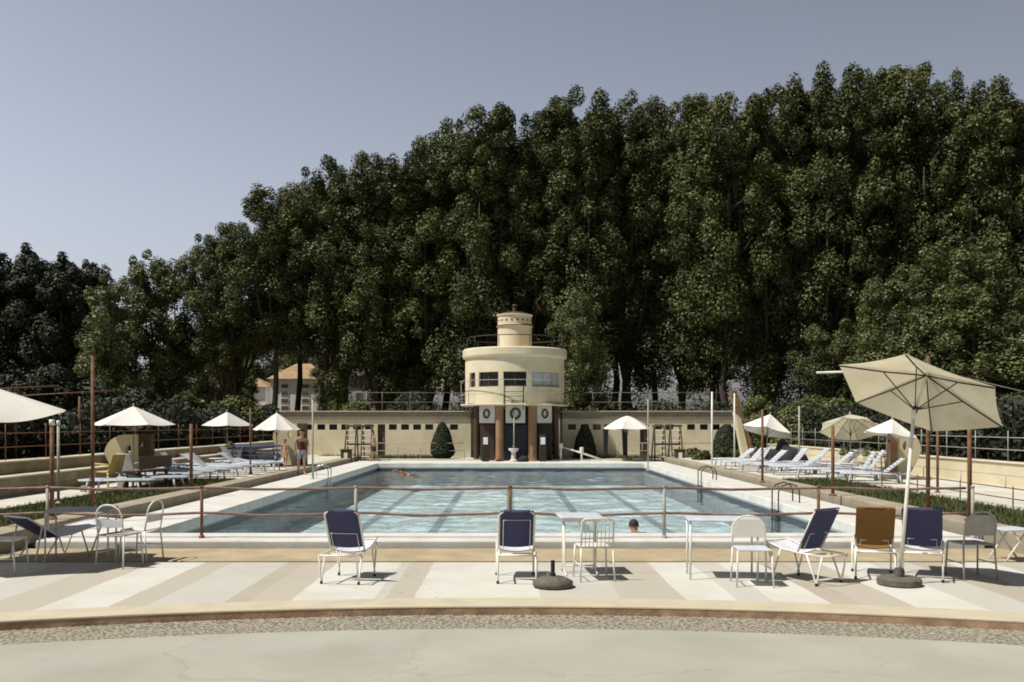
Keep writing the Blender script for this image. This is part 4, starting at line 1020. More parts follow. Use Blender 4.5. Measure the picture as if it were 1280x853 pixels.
# ------------------------------------------------------------------ umbrellas
def umbrella(lab, base, apex_h, rad, drop, n=8, tilt=(0, 0, 1), joint=.62, m='canopy_white', pole_m='white_metal', rot=0.0, base_kind='disc', scal=.05, valance=0.0, flat=0.0, group='sun umbrellas round the pool', pr=.02, bend=None, rib_m='grey_pole'):
    """base: foot on the ground; apex_h: height of the apex; tilt: direction of the canopy's axis"""
    t = empty('sun_umbrella', lab, 'umbrella', base, 0, group)
    nrm = Vector(tilt).normalized()
    q = Vector((0, 0, 1)).rotation_difference(nrm)
    jz = apex_h * joint
    top = Vector((bend[0], bend[1], jz)) if bend else Vector((0, 0, jz))
    apex = top + nrm * (apex_h - jz) / max(nrm.z, .3)
    def Q(x, y, z): return apex + q @ Vector((x, y, z))
    rim = [Q(rad * math.cos(rot + 2 * PI * i / n), rad * math.sin(rot + 2 * PI * i / n), -drop) for i in range(n)]
    mb = MB(); segs, rs = 8, 6
    grid = []
    for i in range(n):
        for k in range(segs):
            u = k / segs; row = []
            for r_ in range(rs + 1):
                f = r_ / rs
                a, b = Vector((math.cos(rot + 2 * PI * i / n), math.sin(rot + 2 * PI * i / n), 0)), Vector((math.cos(rot + 2 * PI * (i + 1) / n), math.sin(rot + 2 * PI * (i + 1) / n), 0))
                d = a.lerp(b, u) * rad * f
                sag = 4 * u * (1 - u)
                inw = 1 - scal * sag * f
                zz = -drop * (f ** (1.0 + flat)) - sag * f * drop * .06
                row.append(Q(d.x * inw, d.y * inw, zz))
            grid.append(row)
    m_ = len(grid)
    vs = [apex + nrm * 0] + [p for row in grid for p in row[1:]]
    fs = []
    for i in range(m_):
        i2 = (i + 1) % m_
        fs.append((0, 1 + i * rs, 1 + i2 * rs))
        for r_ in range(rs - 1):
            fs.append((1 + i * rs + r_, 1 + i * rs + r_ + 1, 1 + i2 * rs + r_ + 1, 1 + i2 * rs + r_))
    mb.add(vs, fs, False)
    if valance > 0:
        for i in range(m_):
            i2 = (i + 1) % m_; a, b = grid[i][rs], grid[i2][rs]
            mb.add([a, b, b - nrm * valance, a - nrm * valance], [(3, 2, 1, 0)])
    cn = mb.build('canopy', M[m], t)
    sol = cn.modifiers.new('cloth', 'SOLIDIFY'); sol.thickness = .004; sol.offset = 1
    hub = apex - nrm * .05; slider = apex - nrm * (drop + .10 + rad * .10)
    b = MB(); b.tube([(0, 0, 0), tuple(top)], pr, 10); b.tube([tuple(top), tuple(hub + nrm * .10)], pr * .85, 10); b.tube([tuple(top - Vector((0, 0, .06))), tuple(top + Vector((0, 0, .05)))], pr * 1.5, 10)
    b.build('pole', M[pole_m], t)
    b = MB(); b.lathe([(0, 0), (.03, 0), (.022, .05), (.012, .07), (0, .075)], n=10)
    b.v = [tuple(apex + q @ (Vector(v) + Vector((0, 0, .012)))) for v in b.v]; b.build('finial', M[pole_m], t)
    for i in range(n):
        tip = rim[i] - nrm * .012
        b = MB(); b.tube([tuple(hub), tuple(hub.lerp(tip, .5) - nrm * .012), tuple(tip)], .009, 6); rb = b.build('rib', M[rib_m], t)
        b = MB(); b.tube([tuple(slider), tuple(hub.lerp(tip, .48) - nrm * .02)], .007, 6); b.build('strut', M[rib_m], rb)
    b = MB(); c0 = slider - nrm * .04; b.tube([tuple(c0), tuple(slider + nrm * .04)], .034, 10); b.build('slider', M['dark_metal'], t)
    b = MB()
    if base_kind == 'disc': b.lathe([(0, 0), (.23, 0), (.25, .02), (.25, .075), (.22, .095), (.05, .10), (.05, .2), (.03, .2), (.03, .1)], n=36)
    else: b.lathe([(0, 0), (.2, 0), (.2, .06), (.05, .09), (.04, .25)], n=20)
    b.build('base', M['stone_base'], t)
    return t
# the large cream umbrella on the right, canopy tilted back
bD = 10.85; bp = xd(1124, bD)
umbrella('large cream umbrella tilted to show its underside, right of the pool', (bp.x, bD, 0), 2.52, .99, .32, n=6, tilt=(.40, .25, .88), joint=.80, m='canopy_cream', rot=R(54.3), scal=.02, bend=(.18, .02), pr=.021, rib_m='dark_metal')
# large white umbrella cut by the left edge
umbrella('large white umbrella cut by the left edge', (-7.12, 12.15, 0), 2.52, 1.23, .64, n=8, m='canopy_white', tilt=(-.13, -.10, .98), rot=R(0), joint=.75)
def far_umb(px, D, z0, ytop, yrim, wpx, lab, tilt=(0, 0, 1), m='canopy_white', n=6, rot=.2, flat=0.0, pole_m='grey_pole', valance=.0):
    za = zd(ytop, D); rad = wpx / 2 * D / F * 1.04
    p = xd(px, D)
    return umbrella(lab, (p.x, D, z0), za - z0, rad, max(.15, za - zd(yrim, D)), n=n, tilt=tilt, m=m, rot=rot, flat=flat, pole_m=pole_m, joint=.7, valance=valance)
far_umb(167, 25.6, TZ, 508, 531, 96, 'white umbrella over the cream shower screen on the left terrace')
far_umb(284, 34.7, TZ, 515, 532, 59, 'small pointed white umbrella over the left loungers, left of its neighbour', n=4, rot=.3)
far_umb(346, 35.5, TZ, 516, 537, 56, 'small white umbrella touching the left end of the bathhouse', n=8)
far_umb(784, 44.4, .16, 520, 536, 60, 'flat-topped white umbrella in front of the right bathhouse wing', flat=.35, n=6, pole_m='dark_wood')
far_umb(959, 35.0, TZ, 518, 540, 64, 'white umbrella leaning left beside the brown screen on the right terrace', tilt=(.22, .12, .95))
far_umb(1063, 31.0, TZ, 518, 538, 74, 'cream umbrella tilted to show its underside, above the pale loungers', tilt=(.12, .38, .92), m='canopy_cream', n=8)
far_umb(1112, 26.8, TZ, 524, 544, 66, 'white umbrella half hidden behind the large cream umbrella', tilt=(.15, .02, .98))
# dark cloths hanging under the flat-topped umbrella
for px, w_, lab in ((757, 6, 'dark towel hanging left under the flat-topped umbrella'), (781, 7, 'dark towel hanging by the pole under the flat-topped umbrella')):
    p = xd(px, 44.6); h = zd(535, 44.6); b = MB(); n = 8; ww = w_ * 44.6 / F
    for i in range(n):
        xa, xb = -ww / 2 + ww * i / n, -ww / 2 + ww * (i + 1) / n; ya, yb = .04 * math.sin(i * 2.2), .04 * math.sin((i + 1) * 2.2)
        b.add([(xa * .55, ya, -1.35), (xb * .55, yb, -1.35), (xb, yb, 0), (xa, ya, 0)], [(0, 1, 2, 3)])
    o = b.build('towel', M['cloth_dark'], loc=(p.x, p.y, h)); sm = o.modifiers.new('cloth', 'SOLIDIFY'); sm.thickness = .02; tag(o, lab, 'towel', 'towels under the flat-topped umbrella')
# spare umbrella stand on the deck
p = at(691, 734); t = prop('umbrella_stand', 'round stone umbrella stand with an empty black socket on the deck', 'umbrella stand', p.x, p.y, 0)
b = MB(); b.lathe([(0, 0), (.20, 0), (.235, .025), (.235, .07), (.15, .115), (.04, .13), (0, .13)], n=36); b.build('base', M['stone_base'], t, autosmooth=True)
b = MB(); b.lathe([(.034, .13), (.034, .16), (.024, .165), (.024, .31), (.016, .31), (.016, .2)], n=16); b.build('socket', M['rubber'], t)

# ------------------------------------------------------------------ folding sling chairs on the deck
def sling_chair(lab, pos, rz, m='navy_sling', recline=20.0, group='folding sling chairs on the striped deck', leg_arm=True, bh=.53, rear=.42, support=.55, wrap=False):
    t = empty('sling_chair', lab, 'sling chair', pos, rz, group)
    W = .212; zs = .37; yb = -.04; tr = .0125
    a = R(recline)

    def bk(u, off=0.0): return (yb - math.sin(a) * u - math.cos(a) * off, zs + .02 + math.cos(a) * u - math.sin(a) * off)
    b = MB()
    b.tube([(-W, yb, zs), (-W, bk(.3)[0], bk(.3)[1]), (-W, bk(bh - .05)[0], bk(bh - .05)[1]), (-W + .035, *bk(bh - .01)), (-W + .07, *bk(bh)), (W - .07, *bk(bh)), (W - .035, *bk(bh - .01)), (W, *bk(bh - .05)), (W, *bk(.3)), (W, yb, zs)], tr, 8)
    b.build('back_frame', M['white_metal'], t)
    b = MB(); k_ = [(*bk(.02, .035),), (*bk((bh - .10) * support, .035),)]
    b.tube([(-W + .05, *k_[0]), (-W + .05, *k_[1]), (W - .05, *k_[1]), (W - .05, *k_[0])], .0055, 6); b.build('back_support', M['white_metal'], t)
    # back sling, a little hollow, hung between the tubes
    def sling(mb, prof, w, mi, flip=False, bow=.03):
        nx = 8; o = len(mb.v); vs = []
        for (y, z, ny, nz) in prof:
            for i in range(nx + 1):
                x = -w + 2 * w * i / nx; k = bow * (1 - (x / w) ** 2)
                vs.append((x, y + ny * k, z + nz * k))
        fs = []
        for r_ in range(len(prof) - 1):
            for i in range(nx):
                f = (r_ * (nx + 1) + i, r_ * (nx + 1) + i + 1, (r_ + 1) * (nx + 1) + i + 1, (r_ + 1) * (nx + 1) + i)
                fs.append(tuple(reversed(f)) if flip else f)
        mb.mi = mi; mb.add(vs, fs, True)
    nb_ = (-math.cos(a), -math.sin(a))
    mb = MB()
    prof = [(*bk(.03 + (bh - .02) * i / 8), nb_[0], nb_[1]) for i in range(9)]
    sling(mb, [(*bk(.03 + (bh - .02) * i / 8, .0145), nb_[0], nb_[1]) for i in range(9)] if wrap else prof, W + .013 if wrap else W - .012, 0)
    sling(mb, [(y - nb_[0] * .008, z - nb_[1] * .008, ny, nz) for y, z, ny, nz in prof], W - .012, 1, True)
    top = [(bk(bh + .012)[0] + .016 * math.cos(k), bk(bh + .0)[1] + .016 * math.sin(k) + .004, 0, 0) for k in [PI * i / 6 for i in range(7)]]
    sling(mb, top, W + .008 if wrap else W - .055, 0, False, 0)
    mb.build('back_sling', [M[m], M['pale_sling'] if m == 'navy_sling' else M[m]], t)
    # seat: rails rising to the front
    b = MB(); f0, f1 = (.46, .455), (.50, .44)
    b.tube([(-W, -rear, zs - .02), (-W, -.04, zs - .01), (-W, .18, zs + .01), (-W, f0[0], f0[1]), (-W + .05, f1[0], f1[1]), (W - .05, f1[0], f1[1]), (W, f0[0], f0[1]), (W, .18, zs + .01), (W, -.04, zs - .01), (W, -rear, zs - .02)], tr, 8)
    b.tube([(-W, -rear, zs - .02), (W, -rear, zs - .02)], tr, 8); b.tube([(-W, -.12, zs - .045), (W, -.12, zs - .045)], tr * .9, 8)
    b.build('seat_frame', M['white_metal'], t)
    mb = MB(); sp = [(.02, zs + .0), (.12, zs - .005), (.24, zs + .012), (.36, zs + .045), (.47, zs + .075)]
    sling(mb, [(y, z, 0, -1) for y, z in sp], W - .012, 1, False, .03)
    sling(mb, [(y, z - .008, 0, -1) for y, z in sp], W - .012, 0, True, .03)
    mb.build('seat_sling', [M[m], M['pale_sling'] if m == 'navy_sling' else M[m]], t)
    for s in (-1, 1):
        x = s * (W + .018)
        for (ya, za, yf, yc, zc) in ((-rear + .02, zs - .02, -rear + .10, -rear + .24, zs - .015), (.40, zs + .05, .30, .20, zs + .01)):
            l_ = MB(); l_.tube([(x, ya, za), (x, yf - .012, .05), (x, yf, .012), (x, yf + .012, .05), (x, yc, zc)], .011, 8)
            lg = l_.build('leg', M['white_metal'], t)
            fcap = MB(); fcap.tube([(x, yf, 0), (x, yf, .035)], .017, 8); fcap.build('foot_cap', M['rubber'], lg)
    return t
def D_(y): return F * CH / (y - VY)
sling_chair('navy sling chair alone on the left of the deck, turned towards the water', at(436, 725), R(-9), recline=27)
sling_chair('navy sling chair facing the pool squarely, beside the empty umbrella stand', at(645, 724), R(2), recline=29, support=1.0)
sling_chair('navy sling chair reclined and turned sideways, between white table and ochre chair', at(1008, 726), R(34), recline=27, bh=.55, wrap=True)
sling_chair('ochre sling chair between two navy ones at the large umbrella', at(1092, 720), R(-17), 'ochre_sling', recline=29, bh=.55, support=.22, wrap=True)
sling_chair('navy sling chair behind the pole of the large cream umbrella', at(1153, 722), R(-25), recline=29, bh=.55, support=.3, wrap=True)
# dark reclined lounger under the left umbrella
def steel_lounger(lab, pos, rz, m):
    t = empty('reclined_lounger', lab, 'lounger', pos, rz)
    W = .27; zs = .36
    prof = [(-.50, .62), (-.41, .56), (-.24, .45), (-.05, .33), (.15, .33), (.45, .40), (.75, .44), (1.0, .46)]
    b = MB()
    for s in (-1, 1): b.tube([(s * W, y, z) for y, z in prof], .013, 8)
    b.tube([(-W, *prof[0]), (W, *prof[0])], .013, 8); b.tube([(-W, *prof[-1]), (W, *prof[-1])], .013, 8); b.build('frame', M['white_metal'], t)
    def part(rows, mm, name):
        mb = MB(); nx = 6
        vs = [(-W + .012 + 2 * (W - .012) * i / nx, y, z - .03 * (1 - ((-1 + 2 * i / nx)) ** 2)) for y, z in rows for i in range(nx + 1)]
        mb.add(vs, [(r_ * (nx + 1) + i, r_ * (nx + 1) + i + 1, (r_ + 1) * (nx + 1) + i + 1, (r_ + 1) * (nx + 1) + i) for r_ in range(len(rows) - 1) for i in range(nx)], True)
        o = mb.build(name, M[mm], t); sm = o.modifiers.new('cloth', 'SOLIDIFY'); sm.thickness = .012
    part(prof[:5], m, 'back_sling'); part(prof[4:], 'pale_sling', 'seat_sling')
    for s in (-1, 1):
        for y0, y1, zz in ((-.30, -.40, .49), (-.05, -.28, .33), (.30, .42, .37), (.62, .44, .42)):
            l_ = MB(); l_.tube([(s * (W + .02), y0, zz), (s * (W + .02), y1, .0)], .012, 8); l_.build('leg', M['white_metal'], t)
steel_lounger('dark reclined lounger in the shade of the left umbrella', at(62, 697), R(-30), 'navy_sling')

# ------------------------------------------------------------------ tables and cafe chairs
def cafe_table(lab, pos, rz, w_, d, h, m, legs='frame', lm='white_metal'):
    t = empty('cafe_table', lab, 'table', pos, rz, 'small metal tables on the deck')
    b = MB(); b.bx(-w_ / 2, w_ / 2, -d / 2, d / 2, h - .028, h); b.build('tabletop', M[m], t, bevel=.012)
    b = MB(); b.bx(-w_ / 2 + .04, w_ / 2 - .04, -d / 2 + .04, d / 2 - .04, h - .06, h - .03); b.build('apron', M[lm], t)
    for s in (-1, 1):
        x = s * (w_ / 2 - .07)
        l_ = MB(); l_.tube([(x, -d / 2 + .02, .013), (x, -.09, .03), (x, -.06, .08), (x, -.06, h - .06)], .0125, 8)
        l_.tube([(x, d / 2 - .02, .013), (x, .09, .03), (x, .06, .08), (x, .06, h - .06)], .0125, 8)
        l_.build('leg', M[lm], t)
    b = MB(); b.tube([(-w_ / 2 + .07, 0, .09), (w_ / 2 - .07, 0, .09)], .010, 8); b.build('stretcher', M[lm], t)
def corner_table(lab, pos, rz, w_, d, h, m, lm='white_metal'):
    t = empty('cafe_table', lab, 'table', pos, rz, 'small metal tables on the deck')
    b = MB(); b.bx(-w_ / 2, w_ / 2, -d / 2, d / 2, h - .03, h); b.build('tabletop', M[m], t, bevel=.012)
    for sx in (-1, 1):
        for sy in (-1, 1):
            l_ = MB(); l_.tube([(sx * (w_ / 2 - .03), sy * (d / 2 - .03), 0), (sx * (w_ / 2 - .03), sy * (d / 2 - .03), h - .03)], .013, 8); l_.build('leg', M[lm], t)
def cafe_chair(lab, pos, rz, m='white_metal', back='spindle', seat_m=None, back_m=None, h=.80, sh=.43, full=False):
    """faces +Y; the back is at -Y"""
    t = empty('cafe_chair', lab, 'chair', pos, rz, 'metal cafe chairs on the deck')
    W = .19; seat_m = seat_m or m; back_m = back_m or m
    b = MB(); b.bx(-W, W, -.19, .20, sh - .02, sh); b.build('seat', M[seat_m], t, bevel=.02)
    for s in (-1, 1):
        l_ = MB(); l_.tube([(s * (W + .005), .17, sh - .015), (s * (W + .02), .20, 0)], .0115, 8); l_.build('leg', M[m], t)
        l_ = MB(); l_.tube([(s * (W + .005), -.18, sh - .015), (s * (W + .02), -.22, 0)], .0115, 8); l_.build('leg', M[m], t)
    b = MB()
    if back == 'arch':
        pts = [(-W - .005, -.18, sh - .015), (-W - .005, -.215, sh + .18)] + [(-(W + .005) * math.cos(PI * i / 10), -.22 - .03 * math.sin(PI * i / 10), h - .16 + .16 * math.sin(PI * i / 10)) for i in range(11)] + [(W + .005, -.215, sh + .18), (W + .005, -.18, sh - .015)]
    else:
        pts = [(-W - .005, -.18, sh - .015), (-W - .005, -.23, h - .03), (-W + .03, -.235, h), (W - .03, -.235, h), (W + .005, -.23, h - .03), (W + .005, -.18, sh - .015)]
    b.tube(pts, .0115, 8); b.build('back_frame', M[m], t)
    b = MB()
    if back == 'spindle':
        for i in range(7): x = -W + .045 + (2 * W - .09) * i / 6; b.tube([(x, -.185, sh), (x, -.232, h - .01)], .006, 6)
        b.tube([(-W, -.20, sh + .10), (W, -.20, sh + .10)], .007, 6); b.build('back_spindles', M[back_m], t)
    elif back == 'arch':
        rows = [(sh + .10, W - .005), (sh + .16, W - .004), (h - .16, W - .004), (h - .10, W * .9), (h - .05, W * .72)] if full else [(sh + .10, W - .005), (h - .20, W - .004)]
        vs = [(sx * w_, -.19 - .04 * (z - sh) / (h - sh), z) for z, w_ in rows for sx in (-1, 1)]
        b.add(vs, [(2 * i, 2 * i + 1, 2 * i + 3, 2 * i + 2) for i in range(len(rows) - 1)]); o = b.build('back_panel', M[back_m], t); sm = o.modifiers.new('panel', 'SOLIDIFY'); sm.thickness = .012
    else:
        b.add([(-W, -.19, sh + .08), (W, -.19, sh + .08), (W - .01, -.232, h - .02), (-W + .01, -.232, h - .02)], [(0, 1, 2, 3)]); o = b.build('back_panel', M[back_m], t); sm = o.modifiers.new('panel', 'SOLIDIFY'); sm.thickness = .012
    for s in (-1, 1):
        b = MB(); b.tube([(s * (W + .01), -.2, .2), (s * (W + .012), .185, .2)], .007, 6); b.build('stretcher', M[m], t)
    return t
p = at(724, 716); cafe_table('white square table behind the spindle-back chair', p, R(4), .54, .60, .74, 'white_plastic')
p = at(742, 724); cafe_chair('white spindle-back metal chair in front of the white square table', p, R(8), 'white_metal', 'spindle', h=.76, sh=.42)
p = at(902, 722); corner_table('long white table left of the turned navy sling chair', p, R(-6), .86, .52, .74, 'white_plastic')
p = at(940, 731); cafe_chair('white metal chair with pinkish rounded back, tucked at the long white table', p, R(176), 'white_metal', 'arch', seat_m='white_plastic', back_m='panel_white', h=.79, sh=.44, full=True)
p = at(1213, 722); cafe_chair('grey plastic-backed chair right of the large umbrella', p, R(4), 'grey_plastic', 'arch', seat_m='grey_plastic', back_m='grey_plastic', h=.84, sh=.44, full=True)
# left group in the shade
p = at(102, 700); corner_table('grey table in the shade of the left umbrella', p, R(12), .86, .60, .72, 'grey_plastic', 'white_metal')
p = at(150, 708); cafe_chair('white arch-back chair at the grey table, the nearer one', p, R(-14), 'white_metal', 'arch', back_m='white_plastic', seat_m='grey_plastic', h=.84, sh=.44)
p = at(176, 700); cafe_chair('white arch-back chair at the grey table, farther and to its right', p, R(80), 'white_metal', 'arch', back_m='white_plastic', h=.84, sh=.44)
p = at(7, 716); cafe_chair('white arch-back chair cut by the left edge', p, R(-84), 'white_metal', 'arch', back_m='white_plastic', h=.84, sh=.44)
# folding stool at the right edge
p = at(1264, 700); t = prop('folding_stool', 'white folding stool with crossed legs at the right edge of the deck', 'stool', p.x, p.y, 0, R(10))
for s in (-1, 1):
    b = MB(); b.tube([(-.22, s * .17, 0), (.10, s * .17, .42)], .014, 8); b.build('leg', M['white_metal'], t); b = MB(); b.tube([(.22, s * .16, 0), (-.10, s * .16, .42)], .014, 8); b.build('leg', M['white_metal'], t)
b = MB(); b.bx(-.22, .22, -.2, .2, .42, .445); b.build('seat', M['white_plastic'], t, bevel=.012)

# ------------------------------------------------------------------ plastic sun loungers on the terraces
def lounger_proto():
    t = empty('sun_lounger', None, 'sun lounger', (0, 0, 0))
    b = MB()
    for s in (-1, 1): b.tube([(s * .30, -.95, .30), (s * .30, .95, .30)], .028, 6)
    for y in (-.95, .0, .95): b.tube([(-.30, y, .30), (.30, y, .30)], .026, 6)
    b.build('frame', M['white_plastic'], t)
    b = MB()
    for i in range(9): b.bx(-.285, .285, -.28 + i * .135, -.17 + i * .135, .315, .335)
    b.build('seat_slats', M['white_plastic'], t)
    for y in (-.7, .7):
        for s in (-1, 1):
            l_ = MB(); l_.tube([(s * .29, y, .29), (s * .31, y * 1.08, 0)], [.03, .024], 6); l_.build('leg', M['white_plastic'], t)
    w_ = MB(); w_.lathe([(.0, -.02), (.09, -.02), (.09, .02), (0, .02)], n=14)
    w_.v = [(.31 + v[2], -.80, .09 + v[0]) if False else (v[2] + .35, v[1] - .80, v[0] + .09) for v in w_.v]; w_.build('wheel', M['grey_plastic'], t)
    return t
def lounger_back(t, ang, m='white_plastic'):
    a = R(ang); b = MB(); y0, z0 = -.29, .33
    Mx = Matrix.Rotation(-a, 3, 'X')
    for i in range(6):
        u = .06 + i * .115
        b.box(Vector((0, y0, z0)) + Mx @ Vector((0, -u, 0)), (.56, .09, .02), M=Mx)
    for s in (-1, 1): b.box(Vector((s * .26, y0, z0)) + Mx @ Vector((0, -.36, -.015)), (.04, .72, .02), M=Mx)
    return b.build('backrest', M[m], t)
PROTO = lounger_proto()
first = [True]
def lounger(px, D, rz, ang, lab, group, m='white_plastic', z=TZ):
    t = PROTO if first[0] else copy_tree(PROTO)
    if first[0]:
        first[0] = False; kids = list(PROTO.children)
    else:
        for ch in list(t.children):
            if ch.name.split('.')[0] == 'backrest': bpy.data.objects.remove(ch)
    p = xd(px, D); t.location = (p.x, p.y, z); t.rotation_euler = (0, 0, rz); t.scale = (.9, .88, .92)
    lounger_back(t, ang, m); tag(t, lab, 'sun lounger', group)
GL, GR = 'white loungers lined up on the left terrace', 'white loungers crowded on the right terrace'
for i in range(7):
    lounger(212 + i * 18.5, 24.6 + i * 1.25, R(-90 + 6 * math.sin(i * 3)), (0, 30, 8, 42, 0, 35, 10)[i], ('white lounger nearest the dark rusty pole, first of the left row', 'white lounger with raised back behind the dark rusty pole', 'flat white lounger in the middle of the left row, before the planter', 'white lounger with raised back in the middle of the left row', 'flat white lounger of the left row below the small pointed umbrella', 'white lounger before the stacked blue loungers', 'flat white lounger at the far end of the left row, by the child')[i], GL)
for i, (px, D, rz, ang, lab) in enumerate((
 (932, 33.0, 100, 45, 'white lounger with raised back at the foot of the brown screen'),
 (955, 31.5, 95, 40, 'white lounger behind the thin brown pole'),
 (975, 30.5, 88, 0, 'flat white lounger right of the thin brown pole'),
 (996, 29.3, 92, 30, 'low white lounger in front of the tan pole'),
 (1026, 27.5, 70, 62, 'white lounger with steep raised back left of the brown rusty pole'),
 (1066, 26.0, 80, 58, 'white lounger with steep raised back right of the brown rusty pole'),
 (1092, 24.9, 75, 38, 'white lounger with half-raised back nearest the right lawn'),
 (1010, 32.5, 90, 45, 'white lounger in the rear row below the cream tilted umbrella'),
 (1052, 31.0, 85, 50, 'white lounger with raised back in the rear row below the cream tilted umbrella'),
 (918, 35.5, 98, 35, 'white lounger farthest back on the right terrace, by the low shrubs'),
 (943, 34.5, 92, 55, 'white lounger with steep back between the brown screen and the thin brown pole'),
 (1036, 29.6, 84, 40, 'white lounger behind the brown rusty pole, in the middle of the right crowd'),
 (1078, 28.0, 78, 55, 'white lounger with steep back before the planter with the small green plant'),
 (984, 32.0, 94, 48, 'white lounger just in front of the dark tarpaulin heap on the right'))):
    lounger(px, D, R(rz), ang, lab, GR)
for px, D, rz, ang, lab in ((233, 27.9, -84, 45, 'white lounger with raised back behind the row, beside the small white table'), (258, 30.6, -96, 30, 'white lounger with half-raised back behind the row, before the second tan planter box'),
 (300, 33.2, -88, 52, 'white lounger with steep back right before the stacked blue loungers'), (192, 23.2, -92, 10, 'flat white lounger beside the dark wooden bench')):
    lounger(px, D, R(rz), ang, lab, GL)
# stacked blue loungers on the left terrace, and the dark heap on the right
for k in range(4):
    p = xd(322, 34.5)
    t = copy_tree(PROTO); t.location = (p.x, p.y, TZ + .17 * k); t.rotation_euler = (0, 0, R(-80 + 5 * k))
    for ch in list(t.children):
        if ch.name.split('.')[0] == 'backrest': bpy.data.objects.remove(ch)
        elif ch.name.split('.')[0] in ('seat_slats', 'frame'):
            ch.data = ch.data.copy(); ch.data.materials[0] = M['blue_plastic']
    lounger_back(t, 4, 'blue_plastic'); tag(t, ('lowest blue lounger of the stack below the small umbrellas', 'second blue lounger from the bottom of the stack', 'third blue lounger from the bottom of the stack', 'topmost blue lounger of the stack below the small umbrellas')[k], 'sun lounger', 'stacked blue loungers')
def covered_heap(lab, px, D, w_, h, m, seed):
    rng = np.random.RandomState(seed); bm = bmesh.new(); bmesh.ops.create_icosphere(bm, subdivisions=4, radius=1)
    for v in bm.verts:
        d = 1 + .16 * math.sin(v.co.x * 5 + seed) * math.cos(v.co.y * 6) + .10 * math.sin(v.co.z * 9 + v.co.x * 7)
        v.co = Vector((v.co.x * w_ * d, v.co.y * w_ * .7 * d, max(0, v.co.z * h * d)))
    me = bpy.data.meshes.new('covered_heap'); bm.to_mesh(me); bm.free(); me.materials.append(M[m]); me.polygons.foreach_set('use_smooth', [True] * len(me.polygons))
    o = bpy.data.objects.new('covered_heap', me); COL.objects.link(o); p = xd(px, D); o.location = (p.x, p.y, TZ); tag(o, lab, 'covered heap')
covered_heap('dark tarpaulin heap among the right loungers, right of the thin brown pole', 981, 34.5, .85, .85, 'cloth_dark', 2)
covered_heap('dark tarpaulin heap beside the stacked blue loungers', 306, 36.0, .6, .7, 'cloth_dark', 5)

# small things on the terraces
def planter(lab, px, D, w_, h, m, plant=True, seed=1):
    p = xd(px, D); t = prop('planter_box', lab, 'planter', p.x, p.y, TZ, 0, 'planter boxes on the terraces')
    b = MB(); b.bx(-w_ / 2, w_ / 2, -.25, .25, 0, h); b.build('box', M[m], t, bevel=.02)
    if plant:
        rng = np.random.RandomState(seed); C, Nn, s = clump_leaves(rng, (0, 0, h + .10), .24, 220, .06, sq=(w_ * 1.6, .9, .8))
        o = bpy.data.objects.new('plant', leaf_mesh('plant', C, Nn, s, M['leaf_light'])); COL.objects.link(o); o.parent = t
planter('tan planter box at the wall left of the white loungers', 205, 29.0, .7, .5, 'wall_stone', False)
planter('tan planter box at the wall behind the white loungers', 232, 32.0, .9, .5, 'wall_stone', False)
planter('planter box with yellow-green plant under the small pointed umbrella', 288, 36.5, .5, .6, 'wall_stone', True, 3)
planter('planter with small green plant behind the right loungers', 1087, 33.0, .7, .45, 'wall_cream', True, 4)
planter('planter with small green plant left of the brown rusty pole', 1058, 34.0, .7, .45, 'wall_cream', True, 8)
def side_table(lab, px, D, m='white_plastic', h=.45):
    p = xd(px, D); t = prop('side_table', lab, 'side table', p.x, p.y, TZ, 0, 'small side tables on the terraces')
    b = MB(); b.lathe([(0, h - .03), (.28, h - .03), (.29, h - .015), (.28, h), (0, h)], n=20); b.build('tabletop', M[m], t)
    for i in range(4):
        a = PI / 4 + i * PI / 2; l_ = MB(); l_.tube([(.2 * math.cos(a), .2 * math.sin(a), h - .03), (.24 * math.cos(a), .24 * math.sin(a), 0)], .016, 6); l_.build('leg', M[m], t)
side_table('small white table beside the planter boxes on the left', 226, 26.8); side_table('small white table behind the flat white loungers on the left', 272, 31.5)
side_table('brown table beside the shower screen on the right terrace', 1098, 28.6, 'dark_wood', .62)
def plastic_chair(lab, px, D, rz, m):
    p = xd(px, D); t = prop('plastic_chair', lab, 'chair', p.x, p.y, TZ, rz, 'plastic chairs by the left shower screen')
    b = MB(); b.bx(-.24, .24, -.22, .24, .40, .43); b.build('seat', M[m], t, bevel=.015)
    b = MB(); b.add([(-.24, -.22, .42), (.24, -.22, .42), (.22, -.36, .85), (-.22, -.36, .85)], [(0, 1, 2, 3)]); o = b.build('backrest', M[m], t); o.modifiers.new('s', 'SOLIDIFY').thickness = .025
    for sx in (-1, 1):
        for sy in (-1, 1):
            l_ = MB(); l_.tube([(sx * .21, sy * .2, .40), (sx * .25, sy * .25, 0)], [.028, .02], 6); l_.build('leg', M[m], t)
        l_ = MB(); l_.tube([(sx * .25, -.27, .6), (sx * .27, .18, .62), (sx * .25, .22, .42)], .022, 6); l_.build('armrest', M[m], t)
plastic_chair('yellow plastic chair below the cream shower screen on the left', 135, 23.2, R(70), 'yellow_plastic')
plastic_chair('white plastic chair below the cream shower screen on the left', 166, 23.8, R(-20), 'white_plastic')
lounger(148, 22.0, R(-95), 0, 'flat white lounger on the left lawn edge in front of the yellow chair', GL)

